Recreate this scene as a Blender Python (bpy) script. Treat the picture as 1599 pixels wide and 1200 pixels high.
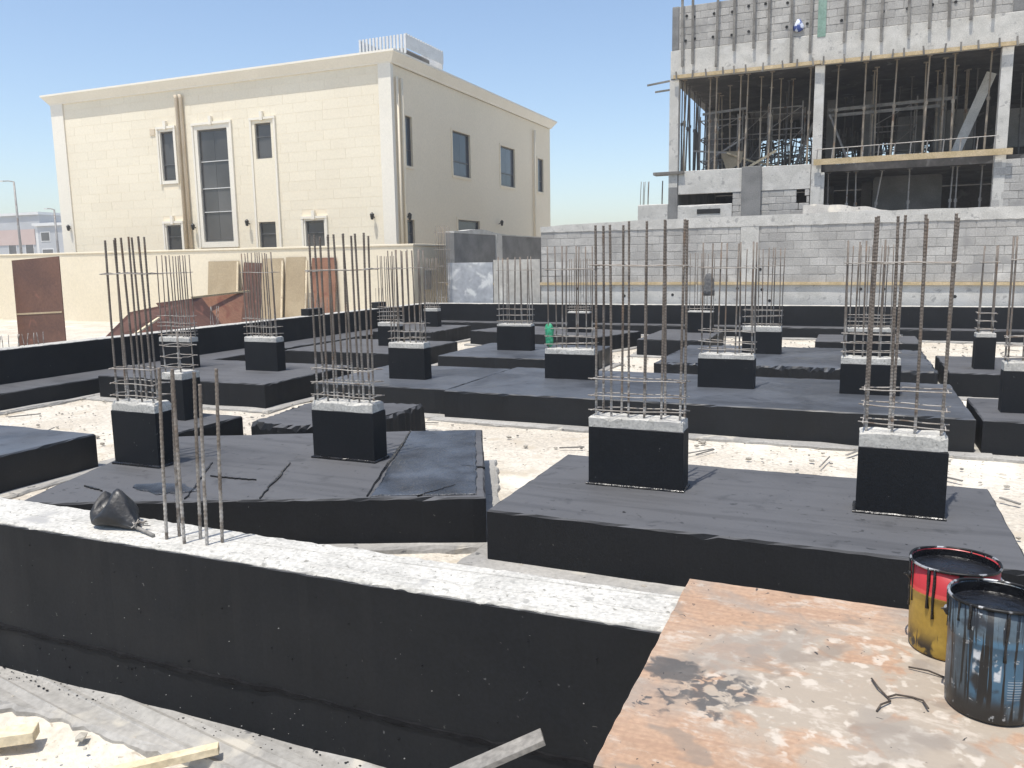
import bpy, bmesh, math, random
from mathutils import Vector, Matrix, noise
random.seed(7)
C = bpy.context.scene.collection
for o in list(bpy.data.objects): bpy.data.objects.remove(o)
sc = bpy.context.scene
R = math.radians

# ------------------------------------------------------------------ camera, sky, sun, exposure
TILT, ROLL, YAW, FPX = .15035, -.01531, .40198, 1261.5
fwd = Vector((-math.sin(YAW), math.cos(YAW), 0)); rgt = Vector((math.cos(YAW), math.sin(YAW), 0)); upv = Vector((0, 0, 1))
fw = fwd*math.cos(TILT) - upv*math.sin(TILT); u0 = upv*math.cos(TILT) + fwd*math.sin(TILT)
rr = rgt*math.cos(ROLL) + u0*math.sin(ROLL); uu = u0*math.cos(ROLL) - rgt*math.sin(ROLL)
cd = bpy.data.cameras.new('camera'); cam = bpy.data.objects.new('camera', cd); C.objects.link(cam)
cam.matrix_world = Matrix(((rr.x, uu.x, -fw.x, 0), (rr.y, uu.y, -fw.y, 0), (rr.z, uu.z, -fw.z, 2.0), (0, 0, 0, 1)))
cd.sensor_width = 36; cd.lens = FPX/1599*36; cd.clip_start = .05; cd.clip_end = 8000
sc.camera = cam
SUN_EL = 73.0
sd = Vector((-.27, -.963, 0)).normalized()*math.cos(R(SUN_EL)) + Vector((0, 0, math.sin(R(SUN_EL))))   # towards the sun
w = bpy.data.worlds.new('World'); sc.world = w; w.use_nodes = True
wn = w.node_tree; bg = wn.nodes['Background']
sky = wn.nodes.new('ShaderNodeTexSky'); sky.sky_type = 'NISHITA'; sky.sun_disc = False
sky.sun_elevation = R(SUN_EL); sky.sun_rotation = math.atan2(sd.x, sd.y)
sky.air_density = 1.0; sky.dust_density = 1.25; sky.ozone_density = 1.0; sky.altitude = 0
wn.links.new(sky.outputs[0], bg.inputs[0]); bg.inputs[1].default_value = .15
sl = bpy.data.lights.new('sun', 'SUN'); sl.energy = 3.8; sl.angle = R(.53); sl.color = (1, .955, .88)
so = bpy.data.objects.new('sun', sl); C.objects.link(so); so.rotation_euler = sd.to_track_quat('Z', 'Y').to_euler(); so.location = (0, 0, 60)
sc.view_settings.view_transform = 'Standard'; sc.view_settings.look = 'None'; sc.view_settings.gamma = 1
sc.view_settings.use_curve_mapping = False; sc.view_settings.exposure = .35

# ------------------------------------------------------------------ materials
def mk(name, c1, c2, scale=2.0, rough=.8, rough2=None, fine=45., finev=.25, bump=.25, bdist=.01, spots=(), dust=None, rnd=0., metal=0., spec=.5, coord='world', pre=None, post=()):
    m = bpy.data.materials.new(name); m.use_nodes = True; t = m.node_tree; N = t.nodes; L = t.links
    b = N['Principled BSDF']
    if coord == 'world':
        g = N.new('ShaderNodeNewGeometry'); P = g.outputs['Position']
    else:
        g = N.new('ShaderNodeNewGeometry'); tc = N.new('ShaderNodeTexCoord'); P = tc.outputs['Object']
    def nz(s, d=5, dist=0., off=0.):
        n = N.new('ShaderNodeTexNoise'); n.inputs['Scale'].default_value = s; n.inputs['Detail'].default_value = d; n.inputs['Distortion'].default_value = dist
        if off:
            ad = N.new('ShaderNodeVectorMath'); ad.operation = 'ADD'; ad.inputs[1].default_value = (off, off*.7, off*1.3); L.new(P, ad.inputs[0]); L.new(ad.outputs[0], n.inputs['Vector'])
        else: L.new(P, n.inputs['Vector'])
        return n.outputs['Fac']
    def ramp(f, a, c):
        r = N.new('ShaderNodeMapRange'); r.inputs[1].default_value = a; r.inputs[2].default_value = c; r.interpolation_type = 'SMOOTHSTEP'; L.new(f, r.inputs[0]); return r.outputs[0]
    def mix(f, a, c, mode='MIX'):
        x = N.new('ShaderNodeMix'); x.data_type = 'RGBA'; x.blend_type = mode
        if isinstance(f, float): x.inputs[0].default_value = f
        else: L.new(f, x.inputs[0])
        for k, v in ((6, a), (7, c)):
            if isinstance(v, tuple): x.inputs[k].default_value = (*v[:3], 1)
            else: L.new(v, x.inputs[k])
        return x.outputs[2]
    def math_(op, a, c=None):
        x = N.new('ShaderNodeMath'); x.operation = op
        for k, v in ((0, a), (1, c)):
            if v is None: continue
            if isinstance(v, (int, float)): x.inputs[k].default_value = v
            else: L.new(v, x.inputs[k])
        return x.outputs[0]
    f1 = ramp(nz(scale, 6, .3), .34, .66)
    col = mix(f1, c1, c2)
    ff = nz(fine, 4)
    gr = N.new('ShaderNodeMapRange'); gr.inputs[1].default_value = .25; gr.inputs[2].default_value = .75; gr.inputs[3].default_value = 1-finev; gr.inputs[4].default_value = 1+finev*.6; L.new(ff, gr.inputs[0])
    cv = N.new('ShaderNodeCombineColor'); [L.new(gr.outputs[0], cv.inputs[k]) for k in range(3)]
    col = mix(1.0, col, cv.outputs[0], 'MULTIPLY')
    for k, (s, a, c, cc) in enumerate(spots):
        col = mix(ramp(nz(s, 6, .6, 3.7+k*5.1), a, c), col, cc)
    hk = None
    if pre: col, hk = pre(N, L, P, nz, ramp, mix, math_, col)
    if dust:
        sx = N.new('ShaderNodeSeparateXYZ'); L.new(g.outputs['Normal'], sx.inputs[0])
        d = math_('MULTIPLY', ramp(sx.outputs[2], .55, .9), ramp(nz(dust[1], 7, .4, 9.), dust[2], dust[3]))
        for s, a, c, am in dust[4:]:
            nn = nz(abs(s), 7, .5, 31.+s)
            if s < 0:
                vm = N.new('ShaderNodeVectorMath'); vm.operation = 'MULTIPLY'; vm.inputs[1].default_value = (.5, 5.5, 1); L.new(P, vm.inputs[0]); L.new(vm.outputs[0], nn.node.inputs['Vector'])
            d = math_('MULTIPLY', d, math_('SUBTRACT', 1.0, math_('MULTIPLY', ramp(nn, a, c), am)))
        col = mix(d, col, dust[0])
    for k, (s, a, c, cc, am) in enumerate(post):
        col = mix(math_('MULTIPLY', ramp(nz(s, 7, .9, 40.3+k*7.7), a, c), am), col, cc)
    if rnd:
        oi = N.new('ShaderNodeObjectInfo'); r2 = N.new('ShaderNodeMapRange'); r2.inputs[3].default_value = 1-rnd; r2.inputs[4].default_value = 1+rnd*.5; L.new(oi.outputs['Random'], r2.inputs[0])
        c2_ = N.new('ShaderNodeCombineColor'); [L.new(r2.outputs[0], c2_.inputs[k]) for k in range(3)]
        col = mix(1.0, col, c2_.outputs[0], 'MULTIPLY')
    L.new(col, b.inputs['Base Color'])
    if rough2 is None: b.inputs['Roughness'].default_value = rough
    else:
        rm = N.new('ShaderNodeMapRange'); rm.inputs[1].default_value = .3; rm.inputs[2].default_value = .7; rm.inputs[3].default_value = rough; rm.inputs[4].default_value = rough2
        L.new(nz(scale*1.7, 5, .5, 21.), rm.inputs[0]); L.new(rm.outputs[0], b.inputs['Roughness'])
    b.inputs['Metallic'].default_value = metal; b.inputs['Specular IOR Level'].default_value = spec
    if bump:
        bp = N.new('ShaderNodeBump'); bp.inputs['Strength'].default_value = bump; bp.inputs['Distance'].default_value = bdist
        h = math_('ADD', ff, math_('MULTIPLY', nz(fine*.22, 5, 0, 2.), 1.6)); L.new(h, bp.inputs['Height']); L.new(bp.outputs[0], b.inputs['Normal'])
    return m

MT = {}
MT['sand'] = mk('sand', (.52, .465, .38), (.62, .57, .48), 1.1, .95, fine=30, finev=.3, bump=.6, bdist=.02, spots=((2.6, .55, .68, (.47, .41, .32)), (.5, .56, .7, (.70, .65, .55)), (14, .62, .68, (.40, .35, .28))))
MT['blinding'] = mk('blinding', (.29, .28, .26), (.38, .365, .335), 1.6, .9, fine=35, finev=.2, bump=.3, spots=((3.3, .58, .70, (.46, .43, .37)), (9, .66, .72, (.10, .10, .10))))
MT['bitumen'] = mk('bitumen', (.0045, .0056, .0074), (.0072, .0085, .0108), 1.3, .62, .78, fine=60, finev=.35, bump=.16, bdist=.005,
                   spots=((26, .73, .76, (.10, .10, .10)),), dust=((.098, .099, .104), 1.2, .0, .36, (-1.5, .46, .70, .24), (.9, .48, .70, .25), (5.0, .60, .72, .30), (15., .66, .70, .5)), spec=.32,
                   post=((24, .70, .725, (.004, .004, .005), .9), (31, .735, .75, (.16, .155, .14), .5)))
MT['bitumen_wet'] = mk('bitumen_wet', (.014, .017, .022), (.024, .028, .036), 2.2, .24, .5, fine=70, finev=.3, bump=.8, bdist=.012, dust=((.075, .09, .115), 2.1, .3, .7), spec=.6)
MT['bitumen_mid'] = mk('bitumen_mid', (.0048, .0062, .0084), (.0078, .0095, .0122), 1.3, .36, .66, fine=60, finev=.35, bump=.2, bdist=.005, spots=((26, .73, .76, (.10, .10, .10)),),
                   dust=((.082, .090, .104), 1.1, .05, .5, (.8, .45, .62, .4), (4.0, .58, .72, .35), (15., .66, .70, .5)), spec=.4, post=((24, .70, .725, (.004, .004, .005), .9),))
MT['bitumen_drip'] = mk('bitumen_drip', (.006, .006, .007), (.012, .012, .013), 9, .18, .4, bump=.5)
MT['bitumen_rough'] = mk('bitumen_rough', (.005, .005, .006), (.010, .010, .011), 9, .9, bump=.6, spec=.2)
MT['prop_brown'] = mk('prop_brown', (.26, .215, .16), (.36, .305, .235), 3, .7, bump=.1, spots=((5, .58, .7, (.20, .12, .07)),))
MT['shutter_shade'] = mk('shutter_shade', (.045, .043, .042), (.085, .08, .076), 1.4, .8, fine=12, finev=.3, bump=.2, spots=((2.2, .58, .68, (.13, .125, .12)),))  # dark formwork facing; the building interior's shade is put into this colour too
MT['concrete'] = mk('concrete', (.49, .475, .435), (.59, .57, .525), 2.5, .9, fine=40, finev=.2, bump=.4, spots=((7, .6, .7, (.34, .33, .31)), (1.2, .58, .7, (.58, .565, .53))))
MT['concrete_cap'] = mk('concrete_cap', (.45, .435, .395), (.56, .54, .49), 4, .92, fine=55, finev=.3, bump=.28, bdist=.008, spots=((42, .63, .67, (.25, .24, .21)), (18, .60, .68, (.33, .32, .29)), (3, .6, .7, (.36, .35, .33))))
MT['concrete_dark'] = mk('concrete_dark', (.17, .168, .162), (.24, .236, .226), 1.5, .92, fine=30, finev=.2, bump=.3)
MT['block'] = mk('block', (.385, .37, .345), (.48, .463, .43), 1.3, .95, fine=30, finev=.25, bump=.4, rnd=.15, spots=((1.4, .58, .72, (.54, .52, .48)), (.9, .56, .70, (.32, .31, .295))))
MT['mortar'] = mk('mortar', (.30, .288, .265), (.37, .357, .332), 2, .95, fine=30, finev=.25, bump=.4)
MT['tie_hole_shade'] = mk('tie_hole_shade', (.015, .015, .015), (.03, .03, .03), 5, .9, bump=0)  # near-black colour standing for the shade inside holes
MT['cream'] = mk('cream', (.775, .70, .55), (.80, .73, .58), .35, .85, fine=12, finev=.06, bump=.1, rnd=.025)
MT['cream_plaster'] = mk('cream_plaster', (.79, .69, .52), (.82, .72, .55), .3, .85, fine=14, finev=.06, bump=.1)
MT['white_trim'] = mk('white_trim', (.765, .72, .62), (.80, .755, .655), .5, .7, fine=14, finev=.05, bump=.05)
MT['wall_beige'] = mk('wall_beige', (.73, .645, .48), (.77, .685, .525), .4, .85, fine=12, finev=.07, bump=.1, spots=((.5, .6, .75, (.62, .54, .41)),))
MT['glass'] = mk('glass', (.072, .070, .068), (.11, .107, .103), .4, .10, bump=0, finev=0, spec=.5, rnd=.4)
MT['glass_blue'] = mk('glass_blue', (.075, .088, .105), (.10, .112, .13), .4, .10, bump=0, finev=0, spec=.5, rnd=.35)
MT['frame_dark'] = mk('frame_dark', (.10, .10, .10), (.13, .13, .13), 3, .5, bump=0)
MT['lamp_black'] = mk('lamp_black', (.02, .02, .02), (.03, .03, .03), 3, .5, bump=0)
MT['pipe'] = mk('pipe', (.60, .50, .36), (.66, .56, .42), 1, .6, bump=0)
MT['metal_white'] = mk('metal_white', (.62, .62, .60), (.70, .70, .68), 2, .5, bump=.05)
def rust_cement(N, L, P, nz, ramp, mix, math_, col):
    s = N.new('ShaderNodeSeparateXYZ'); L.new(P, s.inputs[0])
    f = math_('MULTIPLY', ramp(math_('ADD', s.outputs[2], math_('MULTIPLY', nz(5, 3), -.7)), 1.02, .55), ramp(nz(16, 4, 0, 4.), .35, .6))
    return mix(f, col, (.42, .40, .37)), None
MT['rebar'] = mk('rebar', (.15, .122, .098), (.215, .183, .153), 9, .65, fine=120, finev=.4, bump=.3, bdist=.003, metal=.25, spots=((4, .56, .7, (.20, .135, .09)),), pre=rust_cement)
MT['stirrup'] = mk('stirrup', (.30, .26, .22), (.42, .39, .35), 11, .8, fine=120, finev=.3, bump=.3, bdist=.003, spots=((6, .6, .7, (.16, .12, .09)),))
MT['steel'] = mk('steel', (.26, .245, .23), (.36, .34, .31), 3, .6, bump=.1, metal=.3, spots=((5, .58, .7, (.20, .12, .07)),))
MT['steel_dark'] = mk('steel_dark', (.09, .085, .08), (.15, .14, .13), 3, .6, bump=.1, metal=.2)
MT['timber'] = mk('timber', (.47, .36, .20), (.56, .44, .27), 3, .8, fine=30, finev=.25, bump=.3)
MT['timber_pale'] = mk('timber_pale', (.64, .53, .35), (.74, .63, .44), 5, .8, fine=40, finev=.25, bump=.3, spots=((6, .6, .68, (.45, .36, .24)),))
MT['timber_grey'] = mk('timber_grey', (.20, .19, .175), (.29, .275, .25), 5, .85, fine=40, finev=.35, bump=.4)
MT['timber_old'] = mk('timber_old', (.15, .14, .125), (.24, .225, .20), 2, .85, fine=20, finev=.3, bump=.3)
MT['ply_tan'] = mk('ply_tan', (.36, .28, .175), (.42, .335, .215), 1, .7, fine=20, finev=.15, bump=.1)
MT['ply_red'] = mk('ply_red', (.105, .05, .034), (.15, .072, .046), 1.2, .55, fine=20, finev=.25, bump=.15, spots=((3, .6, .7, (.20, .085, .055)),))
MT['ply_orange'] = mk('ply_orange', (.22, .105, .06), (.29, .14, .08), 1.4, .6, fine=20, finev=.25, bump=.15, spots=((2.2, .55, .7, (.18, .06, .035)),))
MT['sheet_metal'] = mk('sheet_metal', (.38, .39, .41), (.47, .48, .49), 1.6, .4, fine=8, finev=.2, bump=.25, metal=.25, spots=((2.1, .52, .64, (.68, .68, .66)),))
MT['sheet_plain'] = mk('sheet_plain', (.40, .38, .34), (.50, .48, .43), 1.4, .7, fine=8, finev=.2, bump=.2, spots=((2, .6, .75, (.60, .58, .52)),))
MT['green'] = mk('green', (.03, .30, .14), (.06, .42, .22), 20, .45, fine=60, bump=.5)
MT['green_strip'] = mk('green_strip', (.19, .30, .24), (.25, .36, .30), 3, .8, fine=20, bump=.2)
MT['cloth_grey'] = mk('cloth_grey', (.10, .10, .10), (.16, .155, .15), 20, .9, fine=60, bump=.5)
MT['rag'] = mk('rag', (.60, .64, .75), (.70, .74, .82), 3, .9, bump=.4, spots=((7, .5, .56, (.05, .08, .25)),))
MT['stone'] = mk('stone', (.42, .38, .32), (.56, .52, .44), 3, .95, fine=40, bump=.6, rnd=.3)
MT['far_wall'] = mk('far_wall', (.66, .66, .64), (.72, .72, .70), .2, .9, bump=0)  # far building tones are lightened: part of the haze is put into the colour
MT['far_grey'] = mk('far_grey', (.42, .43, .44), (.48, .49, .50), .2, .9, bump=0)
MT['far_brick'] = mk('far_brick', (.52, .40, .36), (.57, .45, .40), .3, .9, bump=0)
MT['bag'] = mk('bag', (.010, .010, .011), (.028, .028, .029), 14, .36, .6, fine=70, finev=.3, bump=.5, bdist=.004)
MT['wire'] = mk('wire', (.06, .045, .035), (.10, .08, .06), 30, .8, bump=0)

def ply_pre(N, L, P, nz, ramp, mix, math_, col):
    s = N.new('ShaderNodeSeparateXYZ'); L.new(P, s.inputs[0]); X, Y = s.outputs[0], s.outputs[1]
    def blob(cx, cy, rx, ry, ns, amp, a, b):
        dx = math_('DIVIDE', math_('SUBTRACT', X, cx), rx); dy = math_('DIVIDE', math_('SUBTRACT', Y, cy), ry)
        d = math_('SQRT', math_('ADD', math_('MULTIPLY', dx, dx), math_('MULTIPLY', dy, dy)))
        d = math_('ADD', d, math_('MULTIPLY', math_('SUBTRACT', nz(ns, 6, .8, cx*3+5), .5), amp))
        return ramp(d, b, a)
    # grain along the sheet, cement film over its middle, scuffs, splashes, tar
    gs = N.new('ShaderNodeVectorMath'); gs.operation = 'MULTIPLY'; gs.inputs[1].default_value = (3.0, 60.0, 1); L.new(P, gs.inputs[0])
    gn = N.new('ShaderNodeTexNoise'); gn.inputs['Scale'].default_value = 1.0; gn.inputs['Detail'].default_value = 6; gn.inputs['Distortion'].default_value = .5; L.new(gs.outputs[0], gn.inputs['Vector'])
    col = mix(math_('MULTIPLY', ramp(gn.outputs['Fac'], .45, .65), .45), col, (.29, .18, .12))
    mid = blob(.98, .56, 1.0, .62, 3.0, .9, .70, 1.0)
    sm = math_('MULTIPLY', mid, ramp(nz(5.5, 8, 1.4, 8.), .36, .50))
    col = mix(math_('MULTIPLY', sm, .88), col, (.345, .30, .24))
    st = N.new('ShaderNodeVectorMath'); st.operation = 'MULTIPLY'; st.inputs[1].default_value = (2.0, 3.2, 1); L.new(P, st.inputs[0])
    n2 = N.new('ShaderNodeTexNoise'); n2.inputs['Scale'].default_value = 3.4; n2.inputs['Detail'].default_value = 9; n2.inputs['Roughness'].default_value = .72; n2.inputs['Distortion'].default_value = .25; L.new(st.outputs[0], n2.inputs['Vector'])
    col = mix(math_('MULTIPLY', ramp(n2.outputs['Fac'], .52, .65), .75), col, (.50, .435, .36))
    n3 = nz(21, 9, .2, 61.)
    col = mix(math_('MULTIPLY', math_('MULTIPLY', ramp(n3, .54, .65), mid), .75), col, (.56, .50, .42))
    col = mix(math_('MULTIPLY', ramp(nz(8, 8, .4, 31.), .55, .66), .7), col, (.23, .185, .145))
    col = mix(math_('MULTIPLY', ramp(nz(2.8, 6, .5, 47.), .54, .66), .6), col, (.265, .235, .20))
    tar = nz(30, 8, .6, 77.)
    k1 = blob(.085, .525, .10, .075, 16, 1.5, .70, 1.02)
    k2 = math_('MULTIPLY', blob(.20, .43, .20, .16, 10, 2.0, .35, .85), ramp(tar, .44, .54))
    k3 = math_('MULTIPLY', blob(.06, .36, .10, .12, 10, 1.2, .5, 1.0), ramp(tar, .58, .62))
    col = mix(math_('MULTIPLY', math_('MAXIMUM', math_('MAXIMUM', k1, k2), k3), .86), col, (.062, .063, .064))
    col = mix(ramp(nz(34, 3, 1., 13.), .71, .735), col, (.03, .03, .03))
    return col, None
MT['ply_floor'] = mk('ply_floor', (.39, .25, .16), (.44, .30, .205), 2.2, .66, .85, fine=60, finev=.22, bump=.25, bdist=.004, coord='object', pre=ply_pre)

def pail_pre(kind):
    def f(N, L, P, nz, ramp, mix, math_, col):
        s = N.new('ShaderNodeSeparateXYZ'); L.new(P, s.inputs[0]); X, Y, Z = s.outputs
        ang = math_('ARCTAN2', X, math_('MULTIPLY', Y, -1.0))
        def band(v, a, b, e):
            return math_('MULTIPLY', ramp(v, a-e, a+e), ramp(v, b+e, b-e))
        st = N.new('ShaderNodeCombineXYZ'); L.new(math_('MULTIPLY', ang, 3.2), st.inputs[0]); L.new(math_('MULTIPLY', Z, 1.1), st.inputs[1])
        n2 = N.new('ShaderNodeTexNoise'); n2.inputs['Scale'].default_value = 2.6; n2.inputs['Detail'].default_value = 5; n2.inputs['Distortion'].default_value = .4; L.new(st.outputs[0], n2.inputs['Vector'])
        drip = n2.outputs['Fac']
        if kind == 'yellow':
            zr = math_('ADD', Z, math_('MULTIPLY', math_('SUBTRACT', nz(12, 3), .5), .012))
            col = mix(ramp(zr, .185, .190), col, (.42, .025, .03))
            col = mix(math_('MULTIPLY', ramp(zr, .186, .19), ramp(zr, .202, .198)), col, (.55, .06, .055))
            col = mix(band(ang, -.16, -.06, .02), col, (.012, .012, .012))
            col = mix(math_('MULTIPLY', ramp(drip, .63, .65), ramp(Z, .0, .03)), col, (.016, .013, .012))
            col = mix(math_('MULTIPLY', ramp(Z, .09, .02), ramp(nz(18, 5, .5), .45, .56)), col, (.02, .017, .015))
        else:
            lab = math_('MULTIPLY', band(ang, -.62, .75, .03), band(Z, .055, .225, .008))
            col = mix(lab, col, (.055, .125, .19))
            wh = math_('MAXIMUM', math_('MULTIPLY', band(ang, -.48, -.27, .02), band(Z, .125, .19, .004)), math_('MULTIPLY', band(ang, -.02, .12, .02), band(Z, .118, .19, .004)))
            wh = math_('MULTIPLY', wh, ramp(nz(42, 4), .40, .52))
            col = mix(wh, col, (.55, .57, .58))
            ln = math_('MULTIPLY', band(ang, .28, .62, .02), math_('MULTIPLY', band(Z, .07, .125, .004), ramp(math_('SINE', math_('MULTIPLY', Z, 900.0)), .35, .6)))
            col = mix(math_('MULTIPLY', ln, .6), col, (.45, .48, .50))
            col = mix(ramp(nz(13, 7, .3, 5.), .52, .64), col, (.022, .022, .022))
            col = mix(ramp(drip, .52, .56), col, (.012, .012, .012))
            col = mix(math_('MULTIPLY', ramp(Z, .10, .03), ramp(nz(15, 5, .5, 3.), .35, .5)), col, (.022, .021, .02))
            col = mix(math_('MULTIPLY', ramp(nz(55, 4, .3, 15.), .64, .68), ramp(drip, .6, .5)), col, (.35, .36, .36))
        return col, None
    return f
MT['pail_yellow'] = mk('pail_yellow', (.36, .225, .035), (.43, .28, .05), 8, .35, .5, fine=80, finev=.15, bump=.1, bdist=.003, coord='object', pre=pail_pre('yellow'))
MT['pail_blue'] = mk('pail_blue', (.055, .075, .09), (.09, .125, .15), 8, .3, .5, fine=80, finev=.2, bump=.2, bdist=.003, coord='object', pre=pail_pre('blue'))
MT['tin'] = mk('tin', (.42, .42, .42), (.52, .52, .52), 20, .35, .6, bump=.1, metal=.6, spots=((16, .42, .47, (.02, .02, .02)),))

# ------------------------------------------------------------------ object helpers
def link(name, me, m=None, parent=None, loc=(0, 0, 0), rot=None, scale=None):
    o = bpy.data.objects.new(name, me); C.objects.link(o)
    if m and me and not me.materials: me.materials.append(MT[m])
    if parent: o.parent = parent
    o.location = loc
    if rot: o.rotation_euler = rot
    if scale: o.scale = scale
    return o
def tag(o, label, cat, group=None):
    o['label'] = label; o['category'] = cat
    if group: o['group'] = group
    return o
def thing(name, label, cat, loc=(0, 0, 0), rz=0., group=None):
    o = bpy.data.objects.new(name, None); C.objects.link(o); o.location = loc; o.rotation_euler = (0, 0, rz); o.empty_display_size = .1
    return tag(o, label, cat, group)
def structure(o): o['kind'] = 'structure'; return o
def mesh(name, V, F, smooth=False):
    me = bpy.data.meshes.new(name); me.from_pydata([tuple(v) for v in V], [], F); me.update()
    if smooth: me.polygons.foreach_set('use_smooth', [True]*len(me.polygons))
    return me
def fix(me):
    bm = bmesh.new(); bm.from_mesh(me); bmesh.ops.recalc_face_normals(bm, faces=bm.faces); bm.to_mesh(me); bm.free(); return me
class MB:
    def __init__(s): s.V = []; s.F = []
    def box(s, a, b):
        n = len(s.V); x0, y0, z0 = a; x1, y1, z1 = b
        s.V += [(x0,y0,z0),(x1,y0,z0),(x1,y1,z0),(x0,y1,z0),(x0,y0,z1),(x1,y0,z1),(x1,y1,z1),(x0,y1,z1)]
        s.F += [tuple(n+i for i in f) for f in ((0,3,2,1),(4,5,6,7),(0,1,5,4),(1,2,6,5),(2,3,7,6),(3,0,4,7))]; return s
    def beam(s, p, q, w, h, up=(0, 0, 1)):
        p = Vector(p); q = Vector(q); d = (q-p).normalized(); u = Vector(up)
        if abs(d.dot(u)) > .98: u = Vector((1, 0, 0))
        a = d.cross(u).normalized()*(w/2); c = a.cross(d).normalized()*(h/2); n = len(s.V)
        s.V += [tuple(v) for v in (p-a-c, p+a-c, p+a+c, p-a+c, q-a-c, q+a-c, q+a+c, q-a+c)]
        s.F += [tuple(n+i for i in f) for f in ((0,1,2,3),(7,6,5,4),(4,5,1,0),(5,6,2,1),(6,7,3,2),(7,4,0,3))]; return s
    def rod(s, pts, r, k=6, caps=True):
        pts = [Vector(p) for p in pts]; n0 = len(s.V); a = None
        for i, p in enumerate(pts):
            d = (pts[min(i+1, len(pts)-1)]-pts[max(i-1, 0)]).normalized()
            ref = Vector((0, 0, 1)) if abs(d.z) < .9 else Vector((1, 0, 0))
            a = d.cross(ref).normalized() if a is None else (a-d*a.dot(d)).normalized()
            c = d.cross(a); ri = r[i] if isinstance(r, (list, tuple)) else r
            for j in range(k):
                t = 2*math.pi*j/k; s.V.append(tuple(p+(a*math.cos(t)+c*math.sin(t))*ri))
        for i in range(len(pts)-1):
            for j in range(k):
                b0 = n0+i*k; s.F.append((b0+j, b0+(j+1) % k, b0+k+(j+1) % k, b0+k+j))
        if caps: s.F.append(tuple(n0+j for j in reversed(range(k)))); e = n0+(len(pts)-1)*k; s.F.append(tuple(e+j for j in range(k)))
        return s
    def lathe(s, prof, k=40, c=(0, 0, 0)):
        n0 = len(s.V)
        for r, z in prof:
            for j in range(k):
                t = 2*math.pi*j/k; s.V.append((c[0]+r*math.cos(t), c[1]+r*math.sin(t), c[2]+z))
        for i in range(len(prof)-1):
            for j in range(k):
                b0 = n0+i*k; s.F.append((b0+j, b0+(j+1) % k, b0+k+(j+1) % k, b0+k+j))
        return s
    def me(s, name, smooth=False): return fix(mesh(name, s.V, s.F, smooth))
    def obj(s, name, m, parent=None, loc=(0, 0, 0), rot=None, smooth=False): return link(name, s.me(name, smooth), m, parent, loc, rot)

def unit_piece(name, m, bev=.03):
    bm = bmesh.new(); bmesh.ops.create_cube(bm, size=1)
    if bev: bmesh.ops.bevel(bm, geom=bm.edges[:], offset=bev, segments=1, affect='EDGES')
    me = bpy.data.meshes.new(name); bm.to_mesh(me); bm.free(); me.materials.append(MT[m]); return me
_units = {}
def piece(name, a, b, m, parent=None, bev=.03, rot=None):
    k = (m, bev)
    if k not in _units: _units[k] = unit_piece('piece_'+m, m, bev)
    o = bpy.data.objects.new(name, _units[k]); C.objects.link(o)
    o.location = [(a[i]+b[i])/2 for i in range(3)]; o.scale = [abs(b[i]-a[i]) for i in range(3)]
    if rot: o.rotation_euler = rot
    if parent: o.parent = parent
    return o

def slab(name, poly, z0, z1, m, parent=None, seg=.10, jit=.005, bev=.012, chips=.05, rough_top=0.):
    """cast concrete prism with worn, slightly uneven edges"""
    P = [Vector((x, y)) for x, y in poly]
    area = sum(P[i].x*P[(i+1) % len(P)].y-P[(i+1) % len(P)].x*P[i].y for i in range(len(P)))
    if area < 0: P.reverse()
    out = []
    for i in range(len(P)):
        a, b = P[i], P[(i+1) % len(P)]; pr = P[i-1]
        e = (b-a).normalized(); n = Vector((-e.y, e.x)); e0 = (a-pr).normalized(); n0 = Vector((-e0.y, e0.x))
        k = max(1, int((b-a).length/seg))
        for j in range(k):
            q = a+(b-a)*(j/k)
            inn = (n+n0)/max(.3, (1+n.dot(n0))) if j == 0 else n
            w1 = noise.noise(Vector((q.x*2.3, q.y*2.3, z1*3)))*jit*1.4
            out.append((q, inn, w1+random.uniform(-jit, jit)*.6))
    n = len(out); V = []; F = []
    for zt in range(4):
        for q, inn, w1 in out:
            ch = random.uniform(1., 3.2) if random.random() < chips else 1.
            if zt == 0: v = (*(q+inn*w1*.5), z0)
            elif zt == 1: v = (*(q+inn*w1*.7), z0+(z1-z0)*.55)
            elif zt == 2: v = (*(q+inn*w1), z1-bev*ch+random.uniform(-.3, .3)*bev)
            else: v = (*(q+inn*(bev*ch+w1)), z1+random.uniform(-1, 1)*jit*.35)
            V.append(v)
    for r in range(3):
        for i in range(n): F.append((r*n+i, r*n+(i+1) % n, (r+1)*n+(i+1) % n, (r+1)*n+i))
    F.append(tuple(3*n+i for i in range(n))); F.append(tuple(reversed(range(n))))
    me = mesh(name, V, F)
    if rough_top:
        bm = bmesh.new(); bm.from_mesh(me)
        tf = [f for f in bm.faces if len(f.verts) == n and f.normal.z > .5]
        r_ = bmesh.ops.triangulate(bm, faces=tf); bmesh.ops.subdivide_edges(bm, edges=list({e for f in r_['faces'] for e in f.edges if not e.is_boundary and all(len(g.verts) == 3 for g in e.link_faces)}), cuts=2)
        for v in bm.verts:
            if v.co.z > z1-bev*.4: v.co.z += random.uniform(-1, 1)*rough_top
        bm.to_mesh(me); bm.free()
    return link(name, me, m, parent)
def rect(x0, y0, x1, y1): return [(x0, y0), (x1, y0), (x1, y1), (x0, y1)]

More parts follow.
